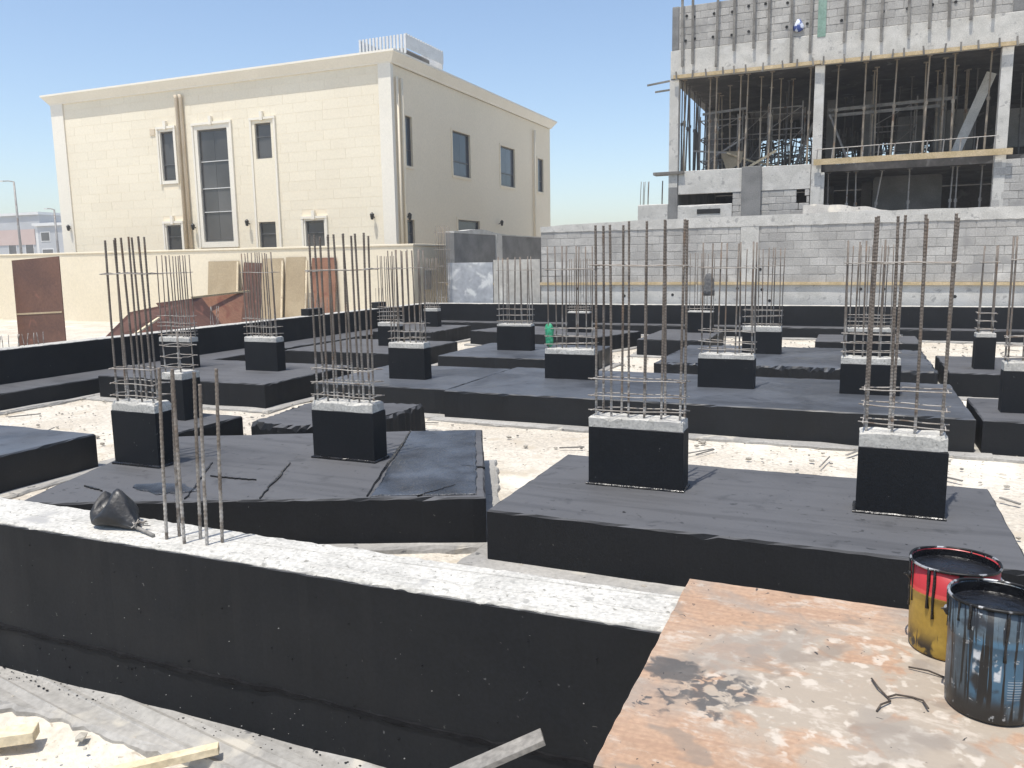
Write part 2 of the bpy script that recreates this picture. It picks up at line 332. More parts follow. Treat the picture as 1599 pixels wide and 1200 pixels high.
def holed_panel(name, m, parent, plane, at, u0, u1, z0, z1, holes, depth):
    """wall skin with openings and their reveals. plane 'y': face at y=at looking -y, reveals go +depth; plane 'x': face at x=at looking +x, reveals go -depth"""
    us = sorted({u0, u1, *[h[0] for h in holes], *[h[1] for h in holes]}); zs = sorted({z0, z1, *[h[2] for h in holes], *[h[3] for h in holes]})
    V = []; F = []
    def q(*pts): n = len(V); V.extend(pts); F.append(tuple(range(n, n+4)))
    def pt(u, z, d): return (u, at+d, z) if plane == 'y' else (at-d, u, z)
    def ish(a, b, c, d): return any(h[0]-1e-6 <= a and b <= h[1]+1e-6 and h[2]-1e-6 <= c and d <= h[3]+1e-6 for h in holes)
    for i in range(len(us)-1):
        for j in range(len(zs)-1):
            a, b, c, d = us[i], us[i+1], zs[j], zs[j+1]
            if ish(a, b, c, d): continue
            q(pt(a, c, 0), pt(b, c, 0), pt(b, d, 0), pt(a, d, 0))
    for a, b, c, d in holes:
        q(pt(a, c, 0), pt(a, d, 0), pt(a, d, depth), pt(a, c, depth)); q(pt(b, c, 0), pt(b, c, depth), pt(b, d, depth), pt(b, d, 0))
        q(pt(a, d, 0), pt(b, d, 0), pt(b, d, depth), pt(a, d, depth)); q(pt(a, c, 0), pt(a, c, depth), pt(b, c, depth), pt(b, c, 0))
    return link(name, mesh(name, V, F), m, parent)

def courses(u0, u1, z0, z1, bl, bh, jt, holes, bond=.5, jl=.0):
    """running-bond pieces cut round openings -> list of (u0,u1,z0,z1)"""
    out = []; n = max(1, round((z1-z0)/bh)); h = (z1-z0)/n
    for r in range(n):
        a = z0+r*h; b = a+h; u = u0-(bl*bond if r % 2 else 0)-random.random()*jl
        while u < u1:
            e = u+bl*(1+random.uniform(-jl, jl)); p, q_ = max(u, u0), min(e, u1); u = e
            segs = [(p, q_)]
            for (h0, h1, g0, g1) in holes:
                if g0 < b-.02 and g1 > a+.02:
                    ns = []
                    for s0, s1 in segs:
                        if h1 <= s0 or h0 >= s1: ns.append((s0, s1)); continue
                        if h0 > s0: ns.append((s0, h0))
                        if h1 < s1: ns.append((h1, s1))
                    segs = ns
            for s0, s1 in segs:
                if s1-s0 > .05: out.append((s0+jt/2, s1-jt/2, a+jt/2, b-jt/2))
    return out

# ------------------------------------------------------------------ ground
def axis(a, b, st, far):
    v = []; x = a
    while x < b+1e-6: v.append(x); x += st
    lo = [a-d for d in far]; hi = [v[-1]+d for d in far]
    return lo[::-1]+v+hi
far = [.6, 1.5, 3, 6, 10, 16, 26, 45, 80, 150, 300, 600]
gx = axis(-13.5, 5.0, .10, far); gy = axis(.2, 23.0, .10, far)
V = []; F = []
for y in gy:
    for x in gx:
        ins = -14.2 < x < 5.7 and -.5 < y < 23.7
        h = -.012+.018*noise.noise(Vector((x*1.1, y*1.1, 0)))+.012*noise.noise(Vector((x*4.2, y*4.2, 3)))+.006*noise.noise(Vector((x*11, y*11, 7)))-.012
        if y < 2.3 and ins: h += .03*noise.noise(Vector((x*2.5, y*2.5, 11)))-.02+.02*noise.noise(Vector((x*6, y*6, 1)))
        if not ins: h = -.02
        V.append((x, y, h))
nx = len(gx)
for j in range(len(gy)-1):
    for i in range(nx-1): F.append((j*nx+i, j*nx+i+1, (j+1)*nx+i+1, (j+1)*nx+i))
g = structure(link('ground', mesh('ground', V, F, True), 'sand')); g['label'] = 'pale desert sand with dusty tracks over the building plot'

# ------------------------------------------------------------------ footings (concrete slabs coated black)
FT = .35
def blind(poly, grow=.16):
    cx = sum(p[0] for p in poly)/len(poly); cy = sum(p[1] for p in poly)/len(poly)
    xs = [p[0] for p in poly]; ys = [p[1] for p in poly]; hx = (max(xs)-min(xs))/2; hy = (max(ys)-min(ys))/2
    pp = [(cx+(x-cx)*(1+grow/hx), cy+(y-cy)*(1+grow/hy)) for x, y in poly]
    structure(slab('blinding_concrete', pp, -.12, .012+random.uniform(0, .004), 'blinding', seg=.12, jit=.03, bev=.012, chips=.2))
FOOT = [
 ('slab_front', rect(-2.22, 4.75, .93, 6.42), 'long black footing slab carrying two stubs, directly behind the two paint pails'),
 ('cracked', [(-5.45, 3.73), (-2.36, 5.04), (-3.37, 7.15), (-6.17, 5.84)], 'cracked black footing slab turned askew, with one glossy bluish wet end'),
 ('f10', [(-5.9, 6.72), (-5.3, 6.62), (-4.62, 7.2), (-4.62, 8.27), (-6.05, 8.0)], 'black footing slab with a ragged broken front edge, no stub on it, behind the cracked slab'),
 ('f9', rect(-7.0, 5.98, -6.22, 6.95), 'small black footing slab under the narrow stub with short bars'),
 ('f11', rect(-9.2, 3.5, -6.97, 5.68), 'bare black footing slab without stubs, beside the askew cracked slab'),
 ('f4', rect(-10.75, 8.92, -7.55, 11.1), 'black footing slab carrying two stubs near the side beam and fallen sheets'),
 ('f3a', rect(-7.0, 9.30, -4.88, 11.45), 'black footing slab set slightly back from the longest slab it adjoins'),
 ('f3b', rect(-4.85, 9.16, 1.17, 11.6), 'longest black footing slab, carrying three stubs across the middle of the plot'),
 ('f5', rect(-6.87, 12.76, -4.3, 15.1), 'black footing slab with one stub, behind the stub hung with green plastic'),
 ('f6', [(-8.68, 17.84), (-5.15, 16.8), (-4.58, 18.58), (-8.2, 19.6)], 'black footing slab turned askew in front of the rear beam'),
 ('f7', rect(-11.0, 17.1, -9.36, 19.3), 'black footing slab in the inner corner where side and rear beams meet'),
 ('f8', rect(-10.3, 12.8, -7.7, 15.2), 'black footing slab with one narrow stub, next to the side beam'),
 ('f12', rect(-2.96, 12.88, 1.13, 15.78), 'black footing slab with two stubs and a rough broken front edge, behind the longest slab'),
 ('f13', rect(-.7, 17.0, 1.18, 18.6), 'short black footing slab without stubs, lying before the rear beam under the batten'),
 ('f14', rect(-4.2, 16.63, -2.78, 19.2), 'black footing slab with the stub that holds a grey cloth, before the rear beam'),
 ('f15', rect(1.27, 12.86, 4.6, 15.0), 'black footing slab under the slimmest tall stub, with pale sand around it'),
 ('f16', rect(1.24, 9.17, 4.8, 10.6), 'black footing slab separated from the longest slab by a narrow dark gap'),
]
for key, poly, lab in FOOT:
    blind(poly)
    t = thing('footing_slab', lab, 'footing', (0, 0, 0), group='black coated footing slabs')
    s = slab('concrete_slab', poly, -.1, FT+random.uniform(-.006, .006)+(.015 if key == 'f3b' else 0), 'bitumen_mid' if key in ('f3a', 'f3b', 'f5', 'f12', 'f11') else 'bitumen', t, seg=.05 if key in ('f10', 'f12') else .09, jit=.022 if key in ('f10', 'f12') else .007, bev=.024 if key in ('f10', 'f12') else .012, chips=.35 if key in ('f10', 'f12') else .09)
    if key == 'cracked':
        wet = slab('wet_coat', [(-3.13, 4.76), (-2.44, 5.06), (-3.40, 7.06), (-3.98, 6.80)], FT-.02, FT+.010, 'bitumen_wet', t, seg=.06, jit=.012, bev=.006)
        wp = slab('wet_patch', [(-4.72+.26*math.cos(q*.45)*(1+.25*math.sin(q*1.9)), 4.40+.13*math.sin(q*.45)*(1+.2*math.sin(q*2.3+1))) for q in range(14)], FT-.02, FT+.009, 'bitumen_wet', t, seg=.05, jit=.004, bev=.005); wp['label'] = 'small bluish wet patch on the dry end of the slab'
        wet['label'] = 'glossy bluish wet bitumen coat on the slab end'
        for a, b, wd in (((-4.31, 5.36), (-3.86, 4.43), .016), ((-4.0, 6.84), (-3.16, 4.74), .022), ((-2.82, 4.87), (-2.69, 5.22), .014), ((-2.9, 5.75), (-2.70, 5.77), .02), ((-5.36, 4.24), (-5.11, 4.18), .018), ((-4.95, 5.14), (-4.36, 4.24), .016), ((-4.65, 4.79), (-4.22, 4.82), .016)):
            a = Vector(a); b = Vector(b); d = (b-a); nn = Vector((-d.y, d.x)).normalized(); k = 14; mb = MB(); zz = FT+.0125
            L1 = []; L2 = []
            for i in range(k+1):
                q = a+d*(i/k)+nn*random.uniform(-.008, .008); hw = wd/2*(.35+.65*math.sin(math.pi*min(1, i/k*1.1+.05)))*random.uniform(.7, 1.2)
                L1.append((q.x+nn.x*hw, q.y+nn.y*hw, zz)); L2.append((q.x-nn.x*hw, q.y-nn.y*hw, zz))
            V = L1+L2+[(x, y, z-.02) for x, y, z in L1]+[(x, y, z-.02) for x, y, z in L2]; n = k+1; F = []
            for i in range(k): F += [(i, n+i, n+i+1, i+1), (2*n+i, i, i+1, 2*n+i+1), (n+i, 3*n+i, 3*n+i+1, n+i+1)]
            link('bitumen_seam', fix(mesh('bitumen_seam', V, F)), 'bitumen_drip', t)

# ------------------------------------------------------------------ column stubs with starter bars
def bar_mesh(length, r, ribs, bend=0., seed=0):
    mb = MB(); rnd = random.Random(seed); ph = rnd.uniform(0, 6.28)
    def off(z): s = z/length; return (bend*s*s*math.cos(ph), bend*s*s*math.sin(ph), z)
    if ribs:
        pts = []; rs = []; z = 0; st = .022
        while z < length:
            for dz, k in ((0, 1.), (st*.45, 1.), (st*.55, 1.22), (st*.85, 1.22)):
                pts.append(off(z+dz)); rs.append(r*(1+(k-1)*.55))
            z += st
        mb.rod(pts, rs, 6)
    else: mb.rod([off(length*i/4) for i in range(5)], r, 6)
    me = mb.me('rebar', True); me.materials.append(MT['rebar']); return me
_bars = {}
def get_bar(length, r, ribs, bend, var):
    k = (round(length, 2), r, ribs, var)
    if k not in _bars: _bars[k] = bar_mesh(round(length, 2), r, ribs, bend, var)
    return _bars[k]
def stirrup_mesh(hx, hy, r):
    mb = MB()
    for a, b in (((-hx-.03, -hy), (hx+.02, -hy)), ((hx, -hy-.02), (hx, hy+.03)), ((hx+.03, hy), (-hx-.02, hy)), ((-hx, hy+.02), (-hx, -hy-.03))):
        p, q = Vector((*a, 0)), Vector((*b, 0))
        mb.rod([p.lerp(q, i/4)+Vector((0, 0, random.uniform(-.006, .006))) for i in range(5)], r, 5)
    me = mb.me('stirrup', True); me.materials.append(MT['stirrup']); return me
def stub(x0, x1, y, d, zt, nf, bt, lab, zb=FT, cap=.075, r=.0105, ribs=False, levels=(.05, .16, .28), top=True, kick=False, pairs=False, lean=.012, bars=True, nb=None, inset=.04, stagger=True):
    cx = (x0+x1)/2; cy = y+d/2; hx = (x1-x0)/2; hy = d/2
    t = thing('column_stub', lab, 'column stub', (cx, cy, zb), random.uniform(-.01, .01), 'black column stubs with starter bars')
    slab('block', rect(-hx, -hy, hx, hy), -.03, zt-zb-cap, 'bitumen', t, seg=.08, jit=.003, bev=.006, chips=.02)
    slab('bare_top', rect(-hx+.004, -hy+.004, hx-.004, hy-.004), zt-zb-cap-.004, zt-zb, 'concrete_cap', t, seg=.05, jit=.006, bev=.012, chips=.14, rough_top=.004)
    if kick: slab('base_kicker', rect(-hx-.014, -hy-.016, hx+.014, hy+.014), -.01, .022, 'bitumen_drip', t, seg=.06, jit=.005, bev=.006)
    ix, iy = hx-inset, hy-inset; h = zt-zb; full = bt-zb-h
    if not bars: return t
    sp = 2*ix/max(1, nf-1); dl = ((.5*sp-(-2*iy*cx/cy)) % sp); dl = dl-sp if dl > sp/2 else dl
    dl = 0. if pairs or nf < 3 or not stagger else max(-.05, min(.05, dl))              # rear row staggered between the front bars
    for row, n in ((-1, nf), (1, nb or nf)):
        for i in range(n):
            u = -ix+2*ix*i/(n-1) if n > 1 else 0
            if row > 0: u = u*(1-max(0, abs(dl)-.02)/ix)+dl
            if pairs and row > 0: u += .022+random.uniform(-.006, .006)
            L = full+random.uniform(-.012, .012)+.05
            o = link('rebar', get_bar(L, r, ribs, .012, random.randrange(2)), None, t, (u+random.uniform(-.008, .008), row*iy, h-.05), (random.uniform(-lean, lean)*.8, random.uniform(-lean, lean), random.uniform(0, 6.28)))
    sm = stirrup_mesh(ix+.018, iy+.018, .0055 if r > .009 else .0045)
    for lv in levels:
        link('stirrup', sm, None, t, (0, 0, h+lv+random.uniform(-.015, .015)), (random.uniform(-.04, .04), random.uniform(-.035, .035), random.uniform(-.05, .05)))
    if top: link('stirrup', sm, None, t, (0, 0, h+full*random.uniform(.76, .82)), (random.uniform(-.02, .02), random.uniform(-.02, .02), 0))
    return t
D = .20
stub(-1.77, -1.07, 5.59, D, .87, 6, 2.26, 'widest black column stub, eleven tall paired bars, on the slab behind the paint pails', kick=True, ribs=True, r=.0085, pairs=True, nb=5, cap=.075)
stub(.06, .575, 5.53, D, .89, 4, 2.23, 'black column stub with a thick stained bare cap, on the slab behind the paint pails', kick=True, ribs=True, r=.0085, cap=.095, stagger=False, lean=.006)
stub(-4.25, -3.64, 5.60, D, .85, 6, 2.24, 'black column stub standing at the wet glossy end of the cracked slab', kick=True, ribs=True, r=.0085)
stub(-5.74, -5.25, 4.85, D, .89, 4, 2.22, 'black column stub on the dry end of the cracked slab, behind the tarred cone', kick=True, ribs=True, r=.0085)
stub(-6.93, -6.63, 6.53, .26, .87, 2, 1.28, 'narrow black stub with four short bars, on the smallest slab', r=.008, top=False, nb=2)
stub(-10.6, -9.93, 10.0, D, .86, 6, 2.18, 'black column stub with heavily splattered ties, before the fallen red-brown sheets', levels=(.04, .09, .16, .24, .33), r=.009)
stub(-8.90, -8.27, 10.1, D, .89, 6, 2.19, 'black column stub with a clean pale cap, sharing a slab with the heavily splattered stub', r=.009)
stub(-6.17, -5.58, 9.97, D, .88, 6, 2.18, 'black column stub on the slab that adjoins the longest slab', r=.009, nb=7)
stub(-8.89, -8.40, 14.0, D, .83, 5, 2.15, 'narrow black stub with bars ringed by four ties, next to the side beam', r=.008, levels=(.04, .13, .22, .3))
stub(-10.39, -9.98, 18.6, D, .83, 4, 2.12, 'small black stub in the corner where side and rear beams meet', r=.008, levels=(.04, .1))
stub(-6.19, -5.50, 13.87, D, .85, 5, 2.08, 'black column stub with three neat splattered ties, before the shiny metal sheet', r=.009, cap=.04, nb=6)
st12 = stub(-4.0, -3.27, 10.6, D, .79, 4, 2.20, 'black column stub with a green plastic wrapping caught on its bars', r=.010, cap=.075, nb=5)
stub(-6.18, -5.64, 17.9, D, .83, 5, 2.05, 'black column stub on the askew slab before the rear beam', r=.008, cap=.035, levels=(.04, .1, .2))
stub(-3.48, -2.92, 18.4, D, .84, 4, 2.12, 'black column stub with a grey cloth hung on its bars', r=.008, cap=.03, levels=(.06,))
stub(-1.83, -1.13, 10.43, D, .80, 4, 2.19, 'black column stub with few spread bars, at the middle of the longest slab', r=.010, cap=.06, lean=.02)
stub(-1.79, -1.14, 14.5, D, .83, 5, 2.16, 'black column stub before the pale pier of the grey block wall', r=.009, cap=.09)
stub(-.13, .53, 10.42, D, .81, 4, 2.18, 'black column stub at the open end of the longest slab', r=.010, cap=.08, nb=5)
stub(-.10, .58, 14.5, D, .83, 6, 2.17, 'black column stub with a dense cage of thin bars, behind the longest slab', r=.008, cap=.06, levels=(.04, .1, .16, .22))
stub(1.63, 1.89, 13.34, .26, .88, 2, 2.12, 'slimmest tall black stub with only four bars', r=.010, cap=.06)
stub(1.46, 2.12, 9.68, D, .89, 4, 2.18, 'black column stub on the slab beyond the narrow dark gap', r=.010, cap=.09)
# green wrapping and grey cloth caught on the bars
def lump(name, m, prof, seed, k=14, squash=(1, 1), amp=.25):
    V = []; F = []
    for r, z in prof:
        for j in range(k):
            t = 2*math.pi*j/k; q = Vector((math.cos(t)*2, math.sin(t)*2, z*30+seed)); rr_ = r*(1+amp*noise.noise(q)*2)
            V.append((rr_*math.cos(t)*squash[0], rr_*math.sin(t)*squash[1], z))
    for i in range(len(prof)-1):
        for j in range(k): F.append((i*k+j, i*k+(j+1) % k, (i+1)*k+(j+1) % k, (i+1)*k+j))
    F.append(tuple(reversed(range(k)))); F.append(tuple((len(prof)-1)*k+j for j in range(k)))
    return link(name, fix(mesh(name, V, F, True)), m)
o = lump('plastic_wrapping', 'green', [(.02, 0), (.055, .03), (.06, .09), (.05, .15), (.06, .2), (.065, .26), (.045, .31), (.02, .335)], 3, squash=(1, .6))
o.location = (-3.95, 10.66, .80); tag(o, 'crumpled green plastic wrapping caught on a stub\'s bars', 'plastic wrap')
o = lump('grey_cloth', 'cloth_grey', [(.10, 0), (.085, .12), (.075, .24), (.085, .36), (.05, .47), (.02, .50)], 8, squash=(1.35, .45), amp=.3)
o.location = (-3.03, 18.42, 1.18); tag(o, 'grey cloth draped over the bars of a far stub', 'cloth')

# ------------------------------------------------------------------ ground beams
BT = .785
t = thing('ground_beam', 'near black ground beam with a bare sandy concrete top, the tarred cone lying on it', 'ground beam', (0, 0, 0), group='black ground beams')
slab('beam', rect(-9.5, 2.515, 4.2, 2.815), -.1, BT-.012, 'bitumen', t, seg=.05, jit=.004, bev=.004, chips=.02)
slab('bare_top', rect(-9.5, 2.519, 4.2, 2.812), BT-.02, BT, 'concrete_cap', t, seg=.03, jit=.006, bev=.007, chips=.3)
mb = MB(); V = []; F = []; n = 260; x0, x1 = -6.0, 2.0
for i in range(n+1):
    x = x0+(x1-x0)*i/n; zc = .232+.018*noise.noise(Vector((x*1.7, 0, 0)))+.010*noise.noise(Vector((x*9, 5, 0))); hw = .012+.016*abs(noise.noise(Vector((x*6, 9, 0))))+random.uniform(0, .006)
    pr = .004+.010*abs(noise.noise(Vector((x*13, 2, 0))))
    V += [(x, 2.518, zc-hw), (x, 2.512-pr, zc-hw*.4), (x, 2.512-pr*.7, zc+hw*.5), (x, 2.518, zc+hw)]
for i in range(n):
    for j in range(3): F.append((i*4+j, (i+1)*4+j, (i+1)*4+j+1, i*4+j+1))
link('pour_joint', fix(mesh('pour_joint', V, F)), 'bitumen_rough', t)
mb = MB()
for i in range(110):                                               # little bitumen blobs and grout lumps on the face
    x = random.uniform(-5, .2); z = random.choice((random.uniform(.03, .23), random.uniform(.05, .7))); r = random.uniform(.002, .0055)
    mb.lathe([(.0001, -r*.8), (r, -r*.3), (r*.8, r*.6), (.0001, r*.9)], 5, (x, 2.511, z))
o = mb.obj('grout_lumps', 'bitumen_rough', t); o['kind'] = 'stuff'
mb = MB()
for i in range(80):
    x = random.uniform(-5, .2); z = .03+.2*random.random()**1.5 if i < 55 else random.uniform(.05, .72); r = random.uniform(.0010, .0026)
    mb.lathe([(.0001, -r*.8), (r*random.uniform(.8, 1.6), -r*.3), (r, r*.6), (.0001, r*.9)], 5, (x, 2.513, z))
o = mb.obj('grout_flecks', 'concrete_dark', t); o['kind'] = 'stuff'
for (x, y), zt, ln in zip(((-2.815, 2.61), (-2.79, 2.66), (-2.695, 2.595), (-2.67, 2.665), (-2.585, 2.615), (-2.545, 2.665)), (1.565, 1.53, 1.56, 1.535, 1.50, 1.56), (.05, .03, -.02, .06, .04, .06)):
    link('rebar', bar_mesh(zt-BT+.05, .0072, True, .012, int(zt*1000)), None, t, (x, y, BT-.05), (0, .012+ln*.4, 0))
structure(slab('blinding_concrete', rect(-9.6, 2.27, 4.3, 3.05), -.12, .014, 'blinding', seg=.05, jit=.022, bev=.014, chips=.3))
t = thing('ground_beam', 'long side ground beam coated black, running from near to rear beside the house plot', 'ground beam', (0, 0, 0), group='black ground beams')
slab('beam', rect(-12.27, 3.0, -11.97, 21.6), -.1, BT-.006, 'bitumen', t, seg=.12, jit=.006, bev=.006)
slab('bare_top', rect(-12.265, 3.0, -11.98, 21.6), BT-.02, BT+.004, 'concrete_cap', t, seg=.06, jit=.010, bev=.006, chips=.3)
slab('strip_footing', rect(-12.5, 3.0, -11.10, 21.0), -.1, .26, 'bitumen', t, seg=.12, jit=.008, bev=.012)
for yb in [8.2+.085*i+random.uniform(-.03, .03) for i in range(12)]+[12.9+.05*i for i in range(4)]+[16.2+.1*i for i in range(7)]:
    link('rebar', get_bar(.5 if yb > 12 else .3, .006, False, .03, random.randrange(3)), None, t, (-12.18+random.uniform(-.05, .05), yb, BT-.1), (random.uniform(-.05, .05), random.uniform(-.05, .05), 0))
blind(rect(-12.5, 3.0, -11.10, 21.0), .15)
t = thing('ground_beam', 'rear black ground beam in front of the grey block wall', 'ground beam', (0, 0, 0), group='black ground beams')
slab('beam', rect(-12.27, 21.75, 7.5, 22.05), -.1, BT-.006, 'bitumen', t, seg=.15, jit=.006, bev=.006)
slab('bare_top', rect(-12.265, 21.755, 7.5, 22.045), BT-.02, BT+.002, 'concrete_cap', t, seg=.08, jit=.010, bev=.006, chips=.3)
slab('strip_footing', rect(-12.27, 21.28, 7.5, 22.2), -.1, .27, 'bitumen', t, seg=.15, jit=.008, bev=.02)
blind(rect(-11.1, 21.28, 7.5, 22.2), .15)
# small far stubs standing on the side beam
for (y, ln, n, lab) in ((15.9, .62, 6, 'low ribbed black upstand with thin bars on the side beam, by the tan sheets'), (19.0, .42, 3, 'small black upstand with three bars on the side beam, near the wall corner')):
    t = thing('beam_upstand', lab, 'column stub', (-12.12, y, BT), 0, 'upstands on the side beam')
    slab('block', rect(-.11, 0, .11, ln), -.02, .17, 'bitumen', t, seg=.05, jit=.006, bev=.006)
    for i in range(n): link('rebar', get_bar(.5, .006, False, .03, i % 3), None, t, (0, .05+(ln-.1)*i/(n-1), .05), (random.uniform(-.04, .04), random.uniform(-.04, .04), 0))

# ------------------------------------------------------------------ plywood, pails, bag, loose timber in front
px0, py0, pz = -.53, 1.70, BT+.006
bmm = bmesh.new(); bmesh.ops.create_grid(bmm, x_segments=60, y_segments=30, size=.5)
for v in bmm.verts:
    v.co.x = (v.co.x+.5)*2.44; v.co.y = (v.co.y+.5)*1.22
    if v.co.x < .001: v.co.x += random.uniform(0, .004)
    if v.co.y > 1.219: v.co.y -= random.uniform(0, .005)
    v.co.z = .018+.004*noise.noise(Vector((v.co.x*1.3, v.co.y*1.3, 0)))
ext = bmesh.ops.extrude_face_region(bmm, geom=bmm.faces[:]); [setattr(v.co, 'z', v.co.z-.018) for v in ext['geom'] if isinstance(v, bmesh.types.BMVert)]
bmesh.ops.recalc_face_normals(bmm, faces=bmm.faces); me = bpy.data.meshes.new('plywood_sheet'); bmm.to_mesh(me); bmm.free()
tag(link('plywood_sheet', me, 'ply_floor', None, (px0, py0, pz)), 'orange plywood sheet smeared with cement and black bitumen, laid over the near beam', 'plywood')
for bx in (.15, 1.35):
    for k in range(4):
        tag(piece('concrete_block', (bx, 1.76, .196*k-.004), (bx+.39, 1.95, .196*(k+1)-.006), 'block', bev=.02), 'grey concrete block stacked to prop up the orange plywood sheet', 'block', 'blocks propping the plywood')
PZ = pz+.0215
def pail(name, lab, cx, cy, r, h, m, rz, fill):
    t = thing(name, lab, 'pail', (cx, cy, PZ), rz, 'bitumen pails on the plywood')
    rb = r*.94
    mb = MB().lathe([(.0005, .004), (rb*.96, .004), (rb*.98, 0), (rb, .006), (rb*1.008, h*.14), (rb*1.016, h*.28), (r*.962, h*.42), (r*.965, h*.55), (r*.975, h*.66), (r*.985, h*.665), (r*.975, h*.68), (r*.99, h-.006), (r*.97, h-.006), (rb*.96, .012), (.0005, .012)], 56)
    mb.V = [(x*(1+.018*noise.noise(Vector((x*14, y*14, z*9+cx*50)))), y*(1+.018*noise.noise(Vector((x*14, y*14, z*9+cx*50)))), z) for x, y, z in mb.V]; mb.obj('body', m, t, smooth=True)
    rim = MB()
    pts = [(r*math.cos(2*math.pi*i/56)*(1+.012*math.sin(i*.45)), r*math.sin(2*math.pi*i/56)*(1-.01*math.sin(i*.4)), h-.003+.002*math.sin(i*.33)) for i in range(57)]
    rim.rod(pts, .0042, 6, False); rim.obj('rim', 'tin', t, smooth=True)
    b = MB().lathe([(r*.955, fill+.004), (r*.9, fill), (.0005, fill+.001)], 40); b.obj('bitumen', 'bitumen_drip', t, smooth=True)
    lin = MB().lathe([(r*.86, .02), (r*.952, h-.008)], 48); lin.obj('inner_coating', 'bitumen_drip', t, smooth=True)
    for a in (-1, 1):
        e = MB().lathe([(.0005, 0), (.013, .001), (.012, .006), (.006, .010), (.0005, .011)], 12); e.obj('handle_ear', 'tin', t, (a*r*.985, 0, h*.80), (0, a*math.pi/2, 0), True)
    hp = []
    for i in range(21):
        q = math.pi*i/20; hp.append((-math.cos(q)*(r+.012), math.sin(q)*(r+.03), h*.80-math.sin(q)*h*.28+.01*math.sin(3*q)))
    MB().rod(hp, .003, 6).obj('handle', 'wire' if m == 'pail_blue' else 'tin', t, smooth=True)
    for k in range(15):                                             # runs of bitumen over the rim
        a = random.uniform(0, 6.28); ln = random.uniform(.05, .16); rw = random.uniform(.003, .006); pp = []
        for i in range(7): z = h-.002-ln*i/6; rr_ = rb+(r*.99-rb)*z/h+.001; aa = a+.01*math.sin(i); pp.append((rr_*math.cos(aa), rr_*math.sin(aa), z))
        MB().rod(pp, [rw*.8, rw, rw, rw*.8, rw*.7, rw*.8, rw*1.1], 6).obj('bitumen_drip', 'bitumen_drip', t, smooth=True)
    return t
pail('paint_pail', 'yellow paint pail with a red top band, half full of black bitumen', .313, 2.665, .122, .277, 'pail_yellow', .15, .245)
pail('paint_pail', 'blue metal pail with worn white label marks, streaked all over with black bitumen', .376, 2.335, .112, .309, 'pail_blue', -.08, .272)
# wires on the sheet
for pts, lab in ((((.09, 2.36), (.105, 2.31), (.13, 2.27), (.135, 2.25), (.11, 2.215), (.10, 2.19)), 'short kinked brown wire lying on the plywood'),
                 (((.13, 2.27), (.15, 2.285), (.19, 2.30), (.215, 2.285), (.225, 2.24)), 'thin curled brown wire lying on the plywood by the blue pail'),
                 (((.19, 2.47), (.24, 2.46), (.28, 2.45)), 'straight dark nail-like rod on the plywood between the pails')):
    tag(MB().rod([(x, y, PZ+.004+.004*math.sin(i*2.1)) for i, (x, y) in enumerate(pts)], .0028, 5).obj('wire_scrap', 'wire', smooth=True), lab, 'wire')
# tied black bag with handle on the near beam
t = thing('tarred_cone', 'dented black tarred cone tied to a short handle, lying on the near beam', 'container', (-3.165, 2.675, BT), R(-10))
V = []; F = []; k = 32
#        s      top    bottom  half width
sec = [(-.140, .075, .060, .010), (-.137, .108, .045, .045), (-.128, .145, .028, .070), (-.112, .160, .014, .086), (-.095, .128, .006, .096), (-.078, .098, .003, .102), (-.060, .112, .003, .103), (-.035, .152, .003, .100),
       (-.010, .182, .003, .092), (.008, .186, .003, .084), (.030, .164, .003, .072), (.060, .124, .003, .056), (.090, .082, .004, .038), (.115, .048, .005, .022), (.135, .030, .008, .012)]
for s_, zt_, zb_, hw in sec:
    for j in range(k):
        a = 2*math.pi*j/k; c, q = math.cos(a), math.sin(a); zc = zb_+(zt_-zb_)*.36
        e = 1+.10*noise.noise(Vector((s_*26, c*1.7, q*1.7)))+.04*noise.noise(Vector((s_*60, c*4, q*4)))
        z = zc+(zt_-zc)*(.55*abs(q)**1.5+.45*(1-abs(c))**1.2)*e if q > 0 else zc-(zc-zb_)*(abs(q)**.7)
        V.append((s_+.012*noise.noise(Vector((s_*9, c*2, q*2+5))), hw*c*e, max(z, .002)))
for i in range(len(sec)-1):
    for j in range(k): F.append((i*k+j, i*k+(j+1) % k, (i+1)*k+(j+1) % k, (i+1)*k+j))
F.append(tuple(reversed(range(k)))); F.append(tuple((len(sec)-1)*k+j for j in range(k)))
link('cone_shell', fix(mesh('cone_shell', V, F, True)), 'bag', t)
MB().rod([(.09, 0, .018), (.18, -.01, .016), (.285, -.02, .010)], .0085, 8).obj('tool_handle', 'timber_grey', t, smooth=True)
for q in range(11):
    a = q*.62; MB().rod([(.125, 0, .020), (.138+.012*math.cos(a*2), .020*math.cos(a), .024+.016*abs(math.sin(a))), (.155+.022*math.cos(a), .036*math.cos(a*1.3), .022+.034*abs(math.sin(a*1.3)))], .0026, 5).obj('binding_wire', 'stirrup', t, smooth=True)
# loose timber
def lumber(p, q, w, h, m, lab, name='timber_offcut', up=(0, 0, 1)):
    mb = MB().beam((0, 0, 0), Vector(q)-Vector(p), w, h, up); me = mb.me(name)
    bm = bmesh.new(); bm.from_mesh(me); bmesh.ops.bevel(bm, geom=bm.edges[:], offset=min(w, h)*.06, segments=1, affect='EDGES'); bm.to_mesh(me); bm.free()
    return tag(link(name, me, m, None, p), lab, 'timber')
lumber((-3.62, 1.80, .03), (-3.16, 2.15, .03), .085, .05, 'timber_pale', 'short pale timber offcut with a sawn end, lying on the sand')
lumber((-2.68, 2.02, .022), (-2.31, 2.32, .056), .044, .034, 'timber_pale', 'thin yellowish batten on the sand with its end on the concrete edge')
lumber((-1.62, 2.02, .07), (-.93, 2.415, .37), .075, .022, 'timber_grey', 'weathered grey plank leaning up against the near beam')
